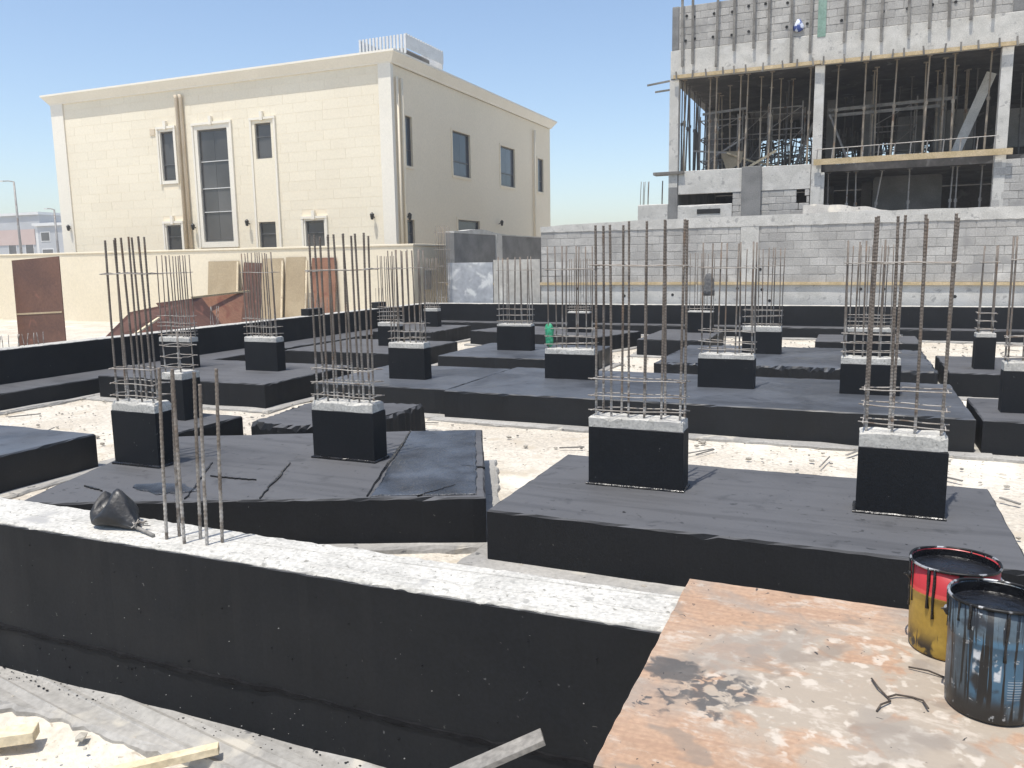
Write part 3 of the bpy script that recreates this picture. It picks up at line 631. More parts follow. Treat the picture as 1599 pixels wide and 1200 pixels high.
# rubble
def ico(r, seed):
    bm = bmesh.new(); bmesh.ops.create_icosphere(bm, subdivisions=1, radius=r)
    for v in bm.verts: v.co *= 1+.5*noise.noise(v.co*(3/r)+Vector((seed, 0, 0))); 
    for v in bm.verts: v.co.z *= .6
    return bm
def scatter(name, m, n, area, rmin, rmax, lab, avoid=True, z0=0.):
    V = []; F = []; bases = []
    for s in range(6):
        bm = ico(1., s*3.1); bases.append(([v.co.copy() for v in bm.verts], [[v.index for v in f.verts] for f in bm.faces])); bm.free()
    k = 0; tries = 0
    while k < n and tries < n*6:
        tries += 1; x = random.uniform(area[0], area[2]); y = random.uniform(area[1], area[3])
        if avoid and any(min(p[0] for p in po) < x < max(p[0] for p in po) and min(p[1] for p in po) < y < max(p[1] for p in po) for _, po, _ in FOOT): continue
        k += 1; r = rmin+(rmax-rmin)*random.random()**3; bv, bf = random.choice(bases); a = random.uniform(0, 6.28); c, s_ = math.cos(a), math.sin(a); n0 = len(V)
        for v in bv: V.append((x+(v.x*c-v.y*s_)*r, y+(v.x*s_+v.y*c)*r*.8, v.z*r*(.45 if z0 > .01 else 1)+r*.2+z0))
        F += [tuple(n0+i for i in f) for f in bf]
    o = link(name, mesh(name, V, F), m); o['kind'] = 'stuff'; o['label'] = lab; o['category'] = 'rubble'; return o
scatter('rubble', 'stone', 2600, (-11, 3.0, 4, 21), .006, .034, 'small stones and crumbs of mortar strewn between the slabs')
scatter('rubble', 'stone', 320, (-4.6, 1.2, -.6, 2.5), .003, .011, 'small stones and crumbs on the sand before the near beam', False, .006)
scatter('bitumen_crumbs', 'bitumen_drip', 650, (-5, 2.43, 0, 2.518), .0012, .009, 'black bitumen crumbs along the foot of the near beam', False, .012)
scatter('bitumen_crumbs', 'timber_old', 700, (-11, 3.0, 3, 20), .005, .02, 'dark scraps strewn over the sand between the slabs')
mb = MB()
for i in range(170):
    x = random.uniform(-10.8, 3.2); y = random.uniform(3.2, 20.5)
    if any(min(p[0] for p in po)-.05 < x < max(p[0] for p in po)+.05 and min(p[1] for p in po)-.05 < y < max(p[1] for p in po)+.05 for _, po, _ in FOOT): continue
    a = random.uniform(0, 3.14); L_ = random.uniform(.04, .22); c_, s_ = math.cos(a)*L_, math.sin(a)*L_; mb.beam((x-c_, y-s_, .012), (x+c_, y+s_, .012+random.uniform(0, .03)), random.uniform(.006, .03), random.uniform(.004, .015))
o = mb.obj('wood_scraps', 'timber_old'); o['kind'] = 'stuff'; o['label'] = 'brown sticks and wood scraps strewn over the sand between slabs'; o['category'] = 'scraps'
for (x, y, r, lab) in ((-2.98, 2.22, .026, 'pale angular stone at the edge of the concrete strip'), (-2.16, 2.26, .032, 'grey lump of mortar beside the thin yellowish batten'), (-3.02, 1.95, .022, 'brown stone half sunk in the sand near the offcuts')):
    bm = ico(r, x*7); me = bpy.data.meshes.new('stone'); bm.to_mesh(me); bm.free(); tag(link('stone', me, 'stone', None, (x, y, r*.3)), lab, 'stone')

# ------------------------------------------------------------------ rear grey block wall
WY = 22.3
t = thing('block_wall', 'long unfinished grey concrete block wall behind the rear beam', 'wall')
XA, XB = -8.5, 6.2
slab('base_beam', rect(XA, WY, XB, WY+.2), -.1, 1.34, 'concrete', t, seg=.4, jit=.004, bev=.01)
piece('mortar_core', (XA+.01, WY+.007, 1.33), (XB-.01, WY+.19, 2.84), 'mortar', t, bev=0)
for a, b, c, d in courses(XA, XB, 1.345, 2.84, .41, .2136, .014, [(-2.87, -2.39, 1.3, 3)], .5):
    pr = random.uniform(-.004, .004); piece('block', (a, WY+pr, c), (b, WY+.2, d), 'block', t, bev=.035)
piece('pier', (-2.86, WY-.015, 1.345), (-2.40, WY+.215, 2.835), 'concrete', t, bev=.02)
P_ = [(XA, 2.84, 2.98), (-7.6, 2.84, 3.02), (-5.5, 2.84, 3.07), (-2.8, 2.84, 3.09), (.0, 2.84, 3.11), (3.4, 2.84, 3.10), (XB, 2.84, 3.10)]
V = []; F = []; pts = []
n = 110
for i in range(n+1):
    x = XA+(XB-XA)*i/n; k = max(j for j in range(len(P_)) if P_[j][0] <= x+1e-6); k = min(k, len(P_)-2); f = (x-P_[k][0])/(P_[k+1][0]-P_[k][0])
    zt = P_[k][2]+(P_[k+1][2]-P_[k][2])*f+.015*noise.noise(Vector((x*2, 0, 0))); zb_ = 2.842
    dy = .01*noise.noise(Vector((x*3, 4, 0)))
    V += [(x, WY-.02+dy, zb_-.02-.03*abs(noise.noise(Vector((x*4, 8, 0))))), (x, WY-.02+dy, zt), (x, WY+.22, zt), (x, WY+.22, zb_)]
for i in range(n):
    for j in range(4): F.append((i*4+j, (i+1)*4+j, (i+1)*4+(j+1) % 4, i*4+(j+1) % 4))
F += [(0, 1, 2, 3), (n*4+3, n*4+2, n*4+1, n*4)]
link('cap_beam', fix(mesh('cap_beam', V, F)), 'concrete', t)
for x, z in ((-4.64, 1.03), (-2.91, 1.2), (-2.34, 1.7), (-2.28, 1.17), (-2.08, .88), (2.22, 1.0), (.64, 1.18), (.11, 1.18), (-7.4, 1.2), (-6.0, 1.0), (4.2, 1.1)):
    MB().lathe([(.0005, .0), (.022, .001), (.034, .006), (.04, 0)], 12).obj('tie_hole_shade', 'tie_hole_shade', t, (x, WY-.002, z), (math.pi/2, 0, 0))  # raised discs for the tie holes, hole shade painted as near-black
for a, b, lab in ((-11.6, -4.0, 'long yellowish timber batten fixed along the shiny sheet and the grey wall'), (-3.98, 5.8, 'long yellowish timber batten fixed low along the grey block wall, past its pier')):
    o = MB().beam((0, 0, 0), (b-a, 0, -.05 if b > 0 else 0), .05, .075).obj('timber_batten', 'timber', None, (a, WY-.03, 1.345)); tag(o, lab, 'timber', 'battens on the grey wall')
# sheets closing the gap, wall of the next plot seen through it
o = MB().box((-11.52, 22.22, -.05), (-10.02, 22.25, 1.99)).obj('metal_sheet', 'sheet_metal'); tag(o, 'bluish shiny metal sheet closing the gap beside the grey wall', 'metal sheet')
o = MB().box((-10.0, 22.24, -.05), (-8.52, 22.27, 2.06)).obj('board_sheet', 'sheet_plain'); tag(o, 'stained pale grey board closing the gap, between the shiny sheet and grey wall', 'board')
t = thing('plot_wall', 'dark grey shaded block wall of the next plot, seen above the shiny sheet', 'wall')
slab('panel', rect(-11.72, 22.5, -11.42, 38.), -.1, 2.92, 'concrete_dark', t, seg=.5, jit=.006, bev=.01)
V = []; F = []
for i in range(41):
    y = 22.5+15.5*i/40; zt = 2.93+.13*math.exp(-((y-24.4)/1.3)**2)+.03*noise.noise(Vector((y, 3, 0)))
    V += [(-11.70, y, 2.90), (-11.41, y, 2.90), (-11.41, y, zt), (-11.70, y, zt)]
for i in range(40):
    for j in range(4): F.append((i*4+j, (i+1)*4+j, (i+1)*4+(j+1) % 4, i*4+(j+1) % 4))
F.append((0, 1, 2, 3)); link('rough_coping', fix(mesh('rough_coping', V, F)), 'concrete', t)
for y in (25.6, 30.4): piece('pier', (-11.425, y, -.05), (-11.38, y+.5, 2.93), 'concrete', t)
# rebar cage by the wall corner
t = thing('rebar_cage', 'tall thin bar cage standing by the corner of the beige wall', 'rebar', (-11.62, 22.1, 0))
for i in range(9): link('rebar', get_bar(3.1, .008, False, .05, i % 3), None, t, ((i % 3)*.14-.14, (i//3)*.12-.16, .0), (random.uniform(-.01, .01), random.uniform(-.01, .01), 0))
sm = stirrup_mesh(.18, .16, .004)
for z in (.5, .95, 1.4, 1.9, 2.4, 2.9): link('stirrup', sm, None, t, (0, 0, z))

# ------------------------------------------------------------------ beige boundary wall of the house plot
t = thing('boundary_wall', 'smooth beige boundary wall in front of the pale house', 'wall')
slab('wall_panel', [(-46, 22.3), (-12.76, 22.3), (-12.76, 33.), (-13.0, 33.), (-13.0, 22.54), (-46, 22.54)], -.1, 2.54, 'wall_beige', t, seg=.6, jit=.002, bev=.01)
slab('coping', [(-46, 22.27), (-12.73, 22.27), (-12.73, 33.), (-13.03, 33.), (-13.03, 22.57), (-46, 22.57)], 2.542, 2.60, 'wall_beige', t, seg=.6, jit=.002, bev=.01)
piece('meter_box', (-12.755, 22.9, 1.15), (-12.68, 23.3, 1.75), 'sheet_plain', t)
def leaner(x0, x1, h, y, m, lab, tilt=.0, lean=.12, name='plywood_sheet', grp='sheets leaning on the beige wall'):
    wd = x1-x0; o = MB().box((-wd/2, 0, 0), (wd/2, .02, h)).obj(name, m, None, ((x0+x1)/2, y, -.015), (-lean, tilt, 0)); return tag(o, lab, 'plywood', grp)
ln = lambda h: math.asin(.27/h)
o = leaner(-18.2, -16.62, 2.26, 13.0, 'ply_red', 'big red-brown formwork panel with a pale seam, standing braced on the sand', tilt=-.045, lean=.05, grp='panels standing on the sand')
for bx in (-.55,): MB().beam((bx, .05, 1.3), (bx, .6, .02), .05, .08).obj('brace', 'timber', o)
MB().box((-.76, -.012, .98), (.76, -.001, 1.02)).obj('seam_strip', 'ply_tan', o)
o = leaner(-19.75, -18.40, 1.85, 12.6, 'timber_grey', 'grey weathered board standing braced beside the big red-brown panel', tilt=-.12, lean=.06, grp='panels standing on the sand')
for bx in (-.45,): MB().beam((bx, .05, 1.1), (bx, .55, .02), .05, .08).obj('brace', 'timber', o)
leaner(-20.95, -19.6, 2.2, 21.98, 'ply_tan', 'tan plywood sheet leaning next to the end of the fallen red-brown sheets', lean=.12)
leaner(-19.5, -18.66, 2.13, 21.99, 'ply_red', 'dark red-brown sheet leaning between two tan sheets', tilt=.05, lean=.125)
leaner(-18.6, -17.72, 2.26, 21.98, 'ply_tan', 'narrow tan sheet leaning right beside the dark red-brown one', lean=.118)
leaner(-17.6, -16.82, 2.29, 21.98, 'ply_tan', 'narrow tan sheet leaning beside the orange-brown one', lean=.118)
leaner(-16.55, -15.6, 2.25, 21.98, 'ply_orange', 'orange-brown sheet leaning nearest the corner of the beige wall', lean=.12)
for x, lab in ((-19.55, 'pale upright batten between the tan and dark red-brown sheets'), (-17.66, 'pale upright batten between the two narrow tan sheets'), (-16.68, 'pale upright batten against the orange-brown sheet')):
    tag(MB().box((-.035, 0, 0), (.035, .045, 2.18)).obj('timber_batten', 'timber_pale', None, (x, 21.86, -.015), (-.12, 0, 0)), lab, 'timber', 'battens among the leaning sheets')
# fallen red-brown sheets on the sand beside the side beam
def fallen(pts, m, lab, th=.02):
    a = [Vector(p) for p in pts]; nn = (a[1]-a[0]).cross(a[2]-a[0]).normalized()*th; n = len(a)
    V = a+[v+nn for v in a]; F = [tuple(range(n)), tuple(reversed(range(n, 2*n)))]+[(i, (i+1) % n, n+(i+1) % n, n+i) for i in range(n)]
    return tag(link('fallen_sheet', fix(mesh('fallen_sheet', V, F)), m), lab, 'plywood', 'fallen sheets beside the side beam')
fallen([(-12.42, 10.3, .62), (-13.0, 11.62, 1.14), (-13.0, 13.15, 1.30), (-12.42, 13.5, .60), (-12.42, 12.0, .3)], 'ply_red', 'fallen red-brown sheet with a broken corner, slanting against the side beam')
fallen([(-13.06, 12.35, 1.28), (-13.06, 13.59, 1.335), (-12.45, 13.9, .3), (-12.45, 12.6, .3)], 'ply_red', 'smaller dark red-brown sheet lapped over the fallen sheet')
fallen([(-13.3, 13.4, 1.30), (-13.3, 15.2, 1.42), (-12.5, 14.05, .35), (-12.5, 13.55, .35)], 'ply_orange', 'orange-brown sheet tapering to a point beside the fallen sheets')
tag(MB().beam((-13.05, 13.3, 1.345), (-13.3, 15.4, 1.40), .05, .04).obj('timber_batten', 'timber', ), 'thin batten along the top of the orange-brown fallen sheet', 'timber')
tag(MB().beam((-12.30, 10.95, .72), (-12.55, 11.9, 1.02), .05, .03).obj('timber_batten', 'timber_pale'), 'short white batten propped on the fallen red-brown sheet', 'timber')

# ------------------------------------------------------------------ pale two storey house
HX0, HX1, HY0, HY1, HZ = -31.45, -14.93, 25.0, 40.7, 8.85
house = thing('pale_house', 'cream two storey house with stone clad front, white corners and dark windows', 'house', (0, 0, 0))
slab('wall_core', rect(HX0+.05, HY0+.12, HX1-.16, HY1-.05), -.1, HZ-.1, 'cream_plaster', house, seg=3, jit=0, bev=.01)
fw_ = [(-25.53, -24.86, 5.37, 7.25, 'w'), (-23.64, -22.18, 2.94, 7.18, 'b'), (-20.86, -20.12, 5.93, 7.21, 'w'), (-20.93, -20.15, 2.45, 3.62, 'w'), (-25.57, -24.8, 2.45, 3.64, 'w'), (-18.8, -17.97, 2.45, 3.60, 'w')]
trim_holes = [(-25.66, -24.73, 5.24, 7.42), (-23.86, -21.96, 2.72, 7.42), (-21.05, -19.92, 2.2, 7.40), (-25.70, -24.67, 2.2, 3.78), (-18.93, -17.84, 2.2, 3.74)]
for a, b, c, d in courses(HX0+.72, HX1-.52, .2, HZ-.02, 1.15, .345, .007, trim_holes, .5, .12):
    if c < 1.6: continue
    pr = random.uniform(-.0015, .0015); piece('cladding_tile', (a, HY0+pr, c), (b, HY0+.125, d), 'cream', house, bev=.005)
holed_panel('joint_backing', 'cream_plaster', house, 'y', HY0+.005, HX0+.70, HX1-.50, 1.5, HZ-.03, [(h[0]+.01, h[1]-.01, max(h[2], 1.6), h[3]-.01) for h in trim_holes], .1)
piece('plinth_band', (HX0+.7, HY0-.01, -.1), (HX1-.5, HY0+.125, 1.55), 'cream', house, bev=0)
for a, b in ((HX0, HX0+.70), (HX1-.50, HX1)):
    piece('corner_pilaster', (a, HY0-.05, -.1), (b, HY0+.13, HZ-.03), 'white_trim', house, bev=.01)
def window(parent, plane, at, a, b, c, d, gl, big=False):
    f = MB(); e = .045
    def bx(u0, u1, z0, z1, d0, d1):
        if plane == 'y': f.box((u0, at+d0, z0), (u1, at+d1, z1))
        else: f.box((at-d1, u0, z0), (at-d0, u1, z1))
    bx(a, a+e, c, d, .045, .10); bx(b-e, b, c, d, .045, .10); bx(a+e, b-e, c, c+e, .045, .10); bx(a+e, b-e, d-e, d, .045, .10)
    o = f.obj('window', 'frame_dark', parent)
    levels = [c+(d-c)*q for q in ((.27, .48, .72) if big else (.33,) if d-c > 1.4 else (.62,))]
    for z in levels:
        f = MB(); bx(a+e, b-e, z-.014, z+.014, .05, .098); f.obj('glazing_bar', 'metal_white' if big else 'frame_dark', o)
    zs = [c+e]+levels+[d-e]
    for i in range(len(zs)-1):
        cuts = [a+e, (a+b)/2, b-e] if b-a > 1.2 else [a+e, b-e]
        for j in range(len(cuts)-1):
            f = MB(); bx(cuts[j]+.004, cuts[j+1]-.004, zs[i]+.012, zs[i+1]-.012, .085, .108); f.obj('pane', gl, o)
    return o
for a, b, c, d, k in fw_: window(house, 'y', HY0, a, b, c, d, 'glass', k == 'b')
for h in trim_holes:                                                # moulded surrounds, open where the window sits
    hs = [(a, b, c, d) for a, b, c, d, _ in fw_ if h[0] < a and b < h[1] and c > h[2]-.05 and d < h[3]]
    holed_panel('window_surround', 'white_trim' if len(hs) == 1 else 'cream', house, 'y', HY0-.03, h[0]+.004, h[1]-.004, h[2]+.004, h[3]-.004, hs, .125)
    m = MB(); x0, x1, z0, z1 = h[0], h[1], h[2], h[3]
    m.box((x0-.02, HY0-.07, z0), (x0+.06, HY0+.02, z1-.07)).box((x1-.06, HY0-.07, z0), (x1+.02, HY0+.02, z1-.07)).box((x0-.03, HY0-.08, z1-.07), (x1+.03, HY0+.02, z1+.02))
    m.obj('surround_moulding', 'white_trim', house)
    xc = (x0+x1)/2; MB().beam((xc, HY0-.07, z1-.10), (xc, HY0-.07, z1+.22), .13, .10, (0, 1, 0)).obj('keystone', 'white_trim', house)
sw = [(25.84, 26.31, 5.44, 7.17), (29.51, 31.11, 5.44, 7.17), (34.23, 35.88, 5.41, 7.16), (38.86, 39.63, 5.47, 7.1), (25.73, 26.27, 2.3, 3.55), (29.83, 31.89, 2.3, 3.72)]
holed_panel('side_wall', 'cream_plaster', house, 'x', HX1-.03, HY0+.13, HY1, -.1, HZ-.02, sw, .14)
for a, b, c, d in sw:
    window(house, 'x', HX1-.03, a, b, c, d, 'glass_blue')
    m = MB(); X = HX1-.03
    m.box((X-.01, a-.09, c-.09), (X+.03, a, d+.09)).box((X-.01, b, c-.09), (X+.03, b+.09, d+.09)).box((X-.01, a, d), (X+.03, b, d+.09)).box((X-.01, a, c-.09), (X+.03, b, c)); m.obj('window_surround', 'cream_plaster', house)
# cornice: flared profile swept round the eaves
prof = [(.0, HZ-.10), (.05, HZ-.09), (.07, HZ-.04), (.15, HZ+.06), (.25, HZ+.20), (.28, HZ+.22), (.28, HZ+.29), (-.25, HZ+.29), (-.25, HZ-.10)]
V = []; F = []; k = len(prof)
for (cx, cy, sx, sy) in ((HX0, HY0, -1, -1), (HX1, HY0, 1, -1), (HX1, HY1, 1, 1), (HX0, HY1, -1, 1)):
    for o_, z in prof: V.append((cx+sx*o_, cy+sy*o_, z))
for i in range(4):
    for j in range(k): F.append((i*k+j, ((i+1) % 4)*k+j, ((i+1) % 4)*k+(j+1) % k, i*k+(j+1) % k))
link('cornice', fix(mesh('cornice', V, F)), 'white_trim', house)
piece('roof_deck', (HX0, HY0, HZ-.1), (HX1, HY1, HZ+.05), 'concrete', house, bev=0)
for x in (-24.50, -24.28): MB().rod([(x, HY0-.09, .2), (x, HY0-.09, HZ-.45), (x, HY0-.14, HZ-.3)], .065, 10).obj('drain_pipe', 'pipe', house, smooth=True)
for y in (25.25, 25.55, 38.25): MB().rod([(HX1+.06, y, .2), (HX1+.06, y, HZ-.5)], .05, 10).obj('drain_pipe', 'cream_plaster', house, smooth=True)
def wall_lamp(x, y, z, out):
    ox, oy = out; l = MB().rod([(x, y, z), (x+ox*.06, y+oy*.06, z+.02), (x+ox*.14, y+oy*.14, z+.10)], .02, 6)
    l.lathe([(.0005, -.14), (.05, -.12), (.08, .06), (.02, .12), (.0005, .13)], 8, (x+ox*.16, y+oy*.16, z+.05)); l.obj('wall_lamp', 'lamp_black', house)
for x, z in ((-30.92, 3.66), (-24.05, 3.5), (-21.38, 3.57), (-15.82, 3.62)): wall_lamp(x, HY0, z, (0, -1))
for y, z in ((25.66, 3.61), (33.87, 3.68)): wall_lamp(HX1, y, z, (1, 0))
piece('vent_cover', (-26.05, HY0-.03, 7.15), (-25.8, HY0+.01, 7.4), 'pipe', house)
# roof screen
t = thing('roof_screen', 'white slatted metal box on short posts on the house roof', 'roof screen', (0, 0, 0))
cx0, cx1, cy0, cy1, cz0, cz1 = -17.48, -15.5, 27.0, 30.0, HZ+.75, 10.24
for i in range(14): x = cx0+.02+(cx1-cx0-.06)*i/13; piece('slat', (x, cy0-.02, cz0-.02), (x+.085, cy0+.02, cz1), 'metal_white', t)
piece('side_panel', (cx1-.03, cy0+.03, cz0+.18), (cx1, cy1, cz1), 'metal_white', t); piece('side_panel', (cx0, cy0+.03, cz0), (cx0+.03, cy1, cz1), 'metal_white', t); piece('back_panel', (cx0+.03, cy1-.03, cz0), (cx1-.03, cy1, cz1), 'metal_white', t)
piece('tank', (cx0+.3, cy0+.4, HZ+.05), (cx1-.3, cy1-.4, cz1-.3), 'concrete_dark', t, bev=.1)
for x in (cx0+.04, cx1-.05):
    for y in (cy0+.06, cy1-.08): piece('post', (x-.03, y-.03, HZ+.04), (x+.03, y+.03, cz1-.05), 'metal_white', t)
for i in range(16): piece('top_clip', (cx1-.05, cy0+.1+i*.185, cz1), (cx1+.02, cy0+.16+i*.185, cz1+.045), 'metal_white', t)

# ------------------------------------------------------------------ unfinished concrete building
BY = 25.5
bld = thing('unfinished_building', 'unfinished grey concrete building with block parapet and open propped floors', 'building')
ZF, ZC = 4.66, 7.40                                                 # open floor: slab top and soffit
BX0, BX1, BYB = -5.48, 9.5, 35.5
for x0, x1 in ((-5.48, -5.21), (-1.34, -1.08), (3.26, 3.52), (7.6, 7.9)): slab('column', rect(x0, BY, x1, BY+.30), 2.2, ZC-.02, 'concrete', bld, seg=.3, jit=.004, bev=.012)
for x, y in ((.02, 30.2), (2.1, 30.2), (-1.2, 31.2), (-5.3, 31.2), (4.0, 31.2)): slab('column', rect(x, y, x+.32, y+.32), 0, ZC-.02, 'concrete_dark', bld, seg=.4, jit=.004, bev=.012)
piece('floor_slab', (BX0+.02, BY+.32, ZF-.22), (BX1, BYB, ZF-.02), 'shutter_shade', bld, bev=0)
piece('upper_slab', (BX0+.02, BY+.26, ZC+.02), (BX1, BYB, ZC+.30), 'shutter_shade', bld, bev=0)
slab('edge_beam', rect(-5.46, BY-.02, BX1, BY+.25), ZC, 8.20, 'concrete', bld, seg=.3, jit=.005, bev=.012)
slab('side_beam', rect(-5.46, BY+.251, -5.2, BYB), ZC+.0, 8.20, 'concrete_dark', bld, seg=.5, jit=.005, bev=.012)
slab('lower_beam', rect(-5.18, BY+.02, -1.36, BY+.28), 3.97, ZF, 'concrete', bld, seg=.3, jit=.006, bev=.012)
piece('mortar_core', (-5.42, BY+.009, 8.21), (BX1-.02, BY+.18, 9.44), 'mortar', bld, bev=0)
for a, b, c, d in courses(-5.44, BX1, 8.205, 9.45, .42, .2, .014, [(3.42, 3.86, 8, 11), (-5.44, -5.22, 8, 11)], .5):
    if a > 5.6: continue
    pr = random.uniform(-.005, .005); piece('block', (a, BY+pr, c), (b, BY+.2, d), 'block', bld, bev=.04)
piece('block_panel', (5.62, BY, 8.205), (BX1, BY+.2, 9.44), 'block', bld, bev=0)
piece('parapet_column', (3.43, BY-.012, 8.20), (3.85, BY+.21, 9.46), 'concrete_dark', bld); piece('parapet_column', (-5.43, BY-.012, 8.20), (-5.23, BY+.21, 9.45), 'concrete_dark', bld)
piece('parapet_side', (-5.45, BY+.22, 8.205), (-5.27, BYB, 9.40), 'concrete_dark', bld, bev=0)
# back wall with openings
holed_panel('back_wall', 'shutter_shade', bld, 'y', BYB, -5.3, BX1, ZF-.02, ZC+.02, [(-3.9, -1.75, 5.2, 6.75), (-1.0, -.2, 5.6, 6.15), (.70, 2.35, 5.7, 6.35)], .2)
for a, b, c, d in ((1.0, 1.9, 5.4, 6.6), (2.5, 3.3, 5.4, 6.7), (4.2, 5.1, 5.4, 6.6)): piece('inner_panel', (a, 31.0, c), (b, 31.15, d), 'concrete_dark', bld)
piece('inner_wall', (-5.0, 32.0, ZF), (-3.9, 32.2, ZC-.02), 'shutter_shade', bld)
# lower storey
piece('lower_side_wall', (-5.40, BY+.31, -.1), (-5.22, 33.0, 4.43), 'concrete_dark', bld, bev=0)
piece('lower_back_wall', (-5.4, 33.0, -.1), (BX1, 33.2, 4.4), 'shutter_shade', bld, bev=0)
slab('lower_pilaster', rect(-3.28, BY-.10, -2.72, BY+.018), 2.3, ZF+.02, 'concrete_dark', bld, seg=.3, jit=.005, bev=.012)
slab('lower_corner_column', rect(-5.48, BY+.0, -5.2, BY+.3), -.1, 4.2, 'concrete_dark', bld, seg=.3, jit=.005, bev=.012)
for a, b, c, d in courses(-3.55, -1.36, 2.4, 3.965, .42, .2, .016, [(-1.72, -1.5, 3.72, 3.97)], .5): piece('block', (a, BY+.03+random.uniform(-.006, .006), c), (b, BY+.2, d), 'block', bld, bev=.04)
piece('mortar_core', (-3.5, BY+.04, 2.4), (-1.75, BY+.19, 3.96), 'mortar', bld, bev=0)
slab('sill_wall', rect(-5.2, BY+.03, -3.56, BY+.22), 2.2, 3.64, 'concrete', bld, seg=.2, jit=.012, bev=.02, chips=.4)
piece('slot_shade_panel', (-4.6, BY+.015, 3.36), (-3.9, BY+.025, 3.50), 'tie_hole_shade', bld)  # thin near-black panel on the wall face, painted shade of a slot
slab('mid_column', rect(-1.35, BY+.02, -.98, BY+.32), 2.2, 4.40, 'concrete', bld, seg=.2, jit=.006, bev=.012)
piece('inner_screen', (.35, 28.0, 2.2), (2.25, 28.15, 4.42), 'concrete_dark', bld)
for a, b, c, d in courses(3.24, 6.5, 2.4, 4.50, .42, .2, .016, [], .5): piece('block', (a, BY+.0+random.uniform(-.008, .008), c), (b, BY+.2, d), 'block', bld, bev=.04)
piece('mortar_core', (3.26, BY+.011, 2.4), (6.5, BY+.19, 4.49), 'mortar', bld, bev=0)
V = []; F = []
for i in range(31):
    x = -1.5+2.6*i/30; zt = 3.36+.12*math.cos((x+1.3)*1.1)+.04*noise.noise(Vector((x*3, 0, 0)))-.14*max(0, (x-.4))
    V += [(x, BY-.75, 2.4), (x, BY-.45, zt), (x, BY-.2, zt-.04), (x, BY+.0, 2.4)]
for i in range(30):
    for j in range(4): F.append((i*4+j, (i+1)*4+j, (i+1)*4+(j+1) % 4, i*4+(j+1) % 4))
F += [(0, 1, 2, 3), (123, 122, 121, 120)]
link('mortar_heap', fix(mesh('mortar_heap', V, F, True)), 'blinding', bld)
for x in (-5.05, 2.2): slab('plinth_wall', rect(x, BY-.05, x+.3, BY-.0), -.1, 2.5, 'concrete_dark', bld, seg=.5, jit=0, bev=.01)
slab('plinth_front', rect(-5.4, BY+.021, BX1, BY+.3), -.1, 2.399, 'concrete_dark', bld, seg=.6, jit=.0, bev=.01)
slab('side_annex', rect(-6.44, BY+.0, -5.50, BY+.4), -.1, 3.70, 'concrete', bld, seg=.25, jit=.008, bev=.02)
for x in (-6.38, -6.33, -6.28, -6.18, -6.14, -5.72, -5.69): link('rebar', get_bar(.8, .010, False, .02, 1), None, bld, (x, BY+.15+random.uniform(-.1, .1), 3.62), (random.uniform(-.02, .02), random.uniform(-.02, .02), 0))
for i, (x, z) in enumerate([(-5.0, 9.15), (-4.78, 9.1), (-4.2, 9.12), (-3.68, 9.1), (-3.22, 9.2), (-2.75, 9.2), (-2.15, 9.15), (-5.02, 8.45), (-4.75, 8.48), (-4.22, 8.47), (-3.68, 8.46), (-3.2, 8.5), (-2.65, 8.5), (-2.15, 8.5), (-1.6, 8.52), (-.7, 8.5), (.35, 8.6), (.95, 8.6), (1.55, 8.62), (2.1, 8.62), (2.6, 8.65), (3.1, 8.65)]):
    MB().lathe([(.0005, .0), (.025, .001), (.036, .006), (.042, 0)], 10).obj('tie_hole_shade', 'tie_hole_shade', bld, (x, BY-.012, z), (math.pi/2, 0, 0))  # parapet tie holes as raised discs, their shade put into the colour
# timber formwork round the slab edges
tag(MB().beam((-5.35, BY-.12, 7.42), (-1.2, BY-.12, 7.42), .06, .10).obj('formwork_board', 'timber'), 'timber edge board under the parapet beam, from building corner to middle column', 'timber', 'edge boards on the unfinished building')
tag(MB().beam((-1.18, BY-.12, 7.40), (3.6, BY-.12, 7.40), .06, .10).obj('formwork_board', 'timber'), 'timber edge board under the parapet beam, past the middle column', 'timber', 'edge boards on the unfinished building')
tag(MB().beam((-1.28, BY-.14, 4.68), (3.64, BY-.14, 4.68), .07, .16).obj('formwork_board', 'timber'), 'wide yellow formwork board along the edge of the open floor', 'timber', 'edge boards on the unfinished building')
for i in range(22):
    x = -5.2+8.7*i/21+random.uniform(-.1, .1); tag(MB().beam((x, BY-.165, 7.33), (x+random.uniform(-.03, .03), BY-.165, 7.56), .045, .03, (0, 1, 0)).obj('formwork_peg', 'timber_old'), 'small dark wooden peg nailed to the edge board under the parapet', 'peg', 'pegs on the edge boards')
t = thing('guard_rail', 'low steel guard rail standing on the wide yellow formwork board', 'guard rail', (0, 0, 0))
MB().rod([(-1.25, BY-.14, 5.03), (3.3, BY-.14, 5.10)], .014, 6).obj('rail', 'steel', t)
for i in range(12): x = -1.2+4.4*i/11; MB().rod([(x, BY-.14, 4.74), (x+.02, BY-.14, 5.05+.005*i)], .016, 6).obj('rail_post', 'steel', t)
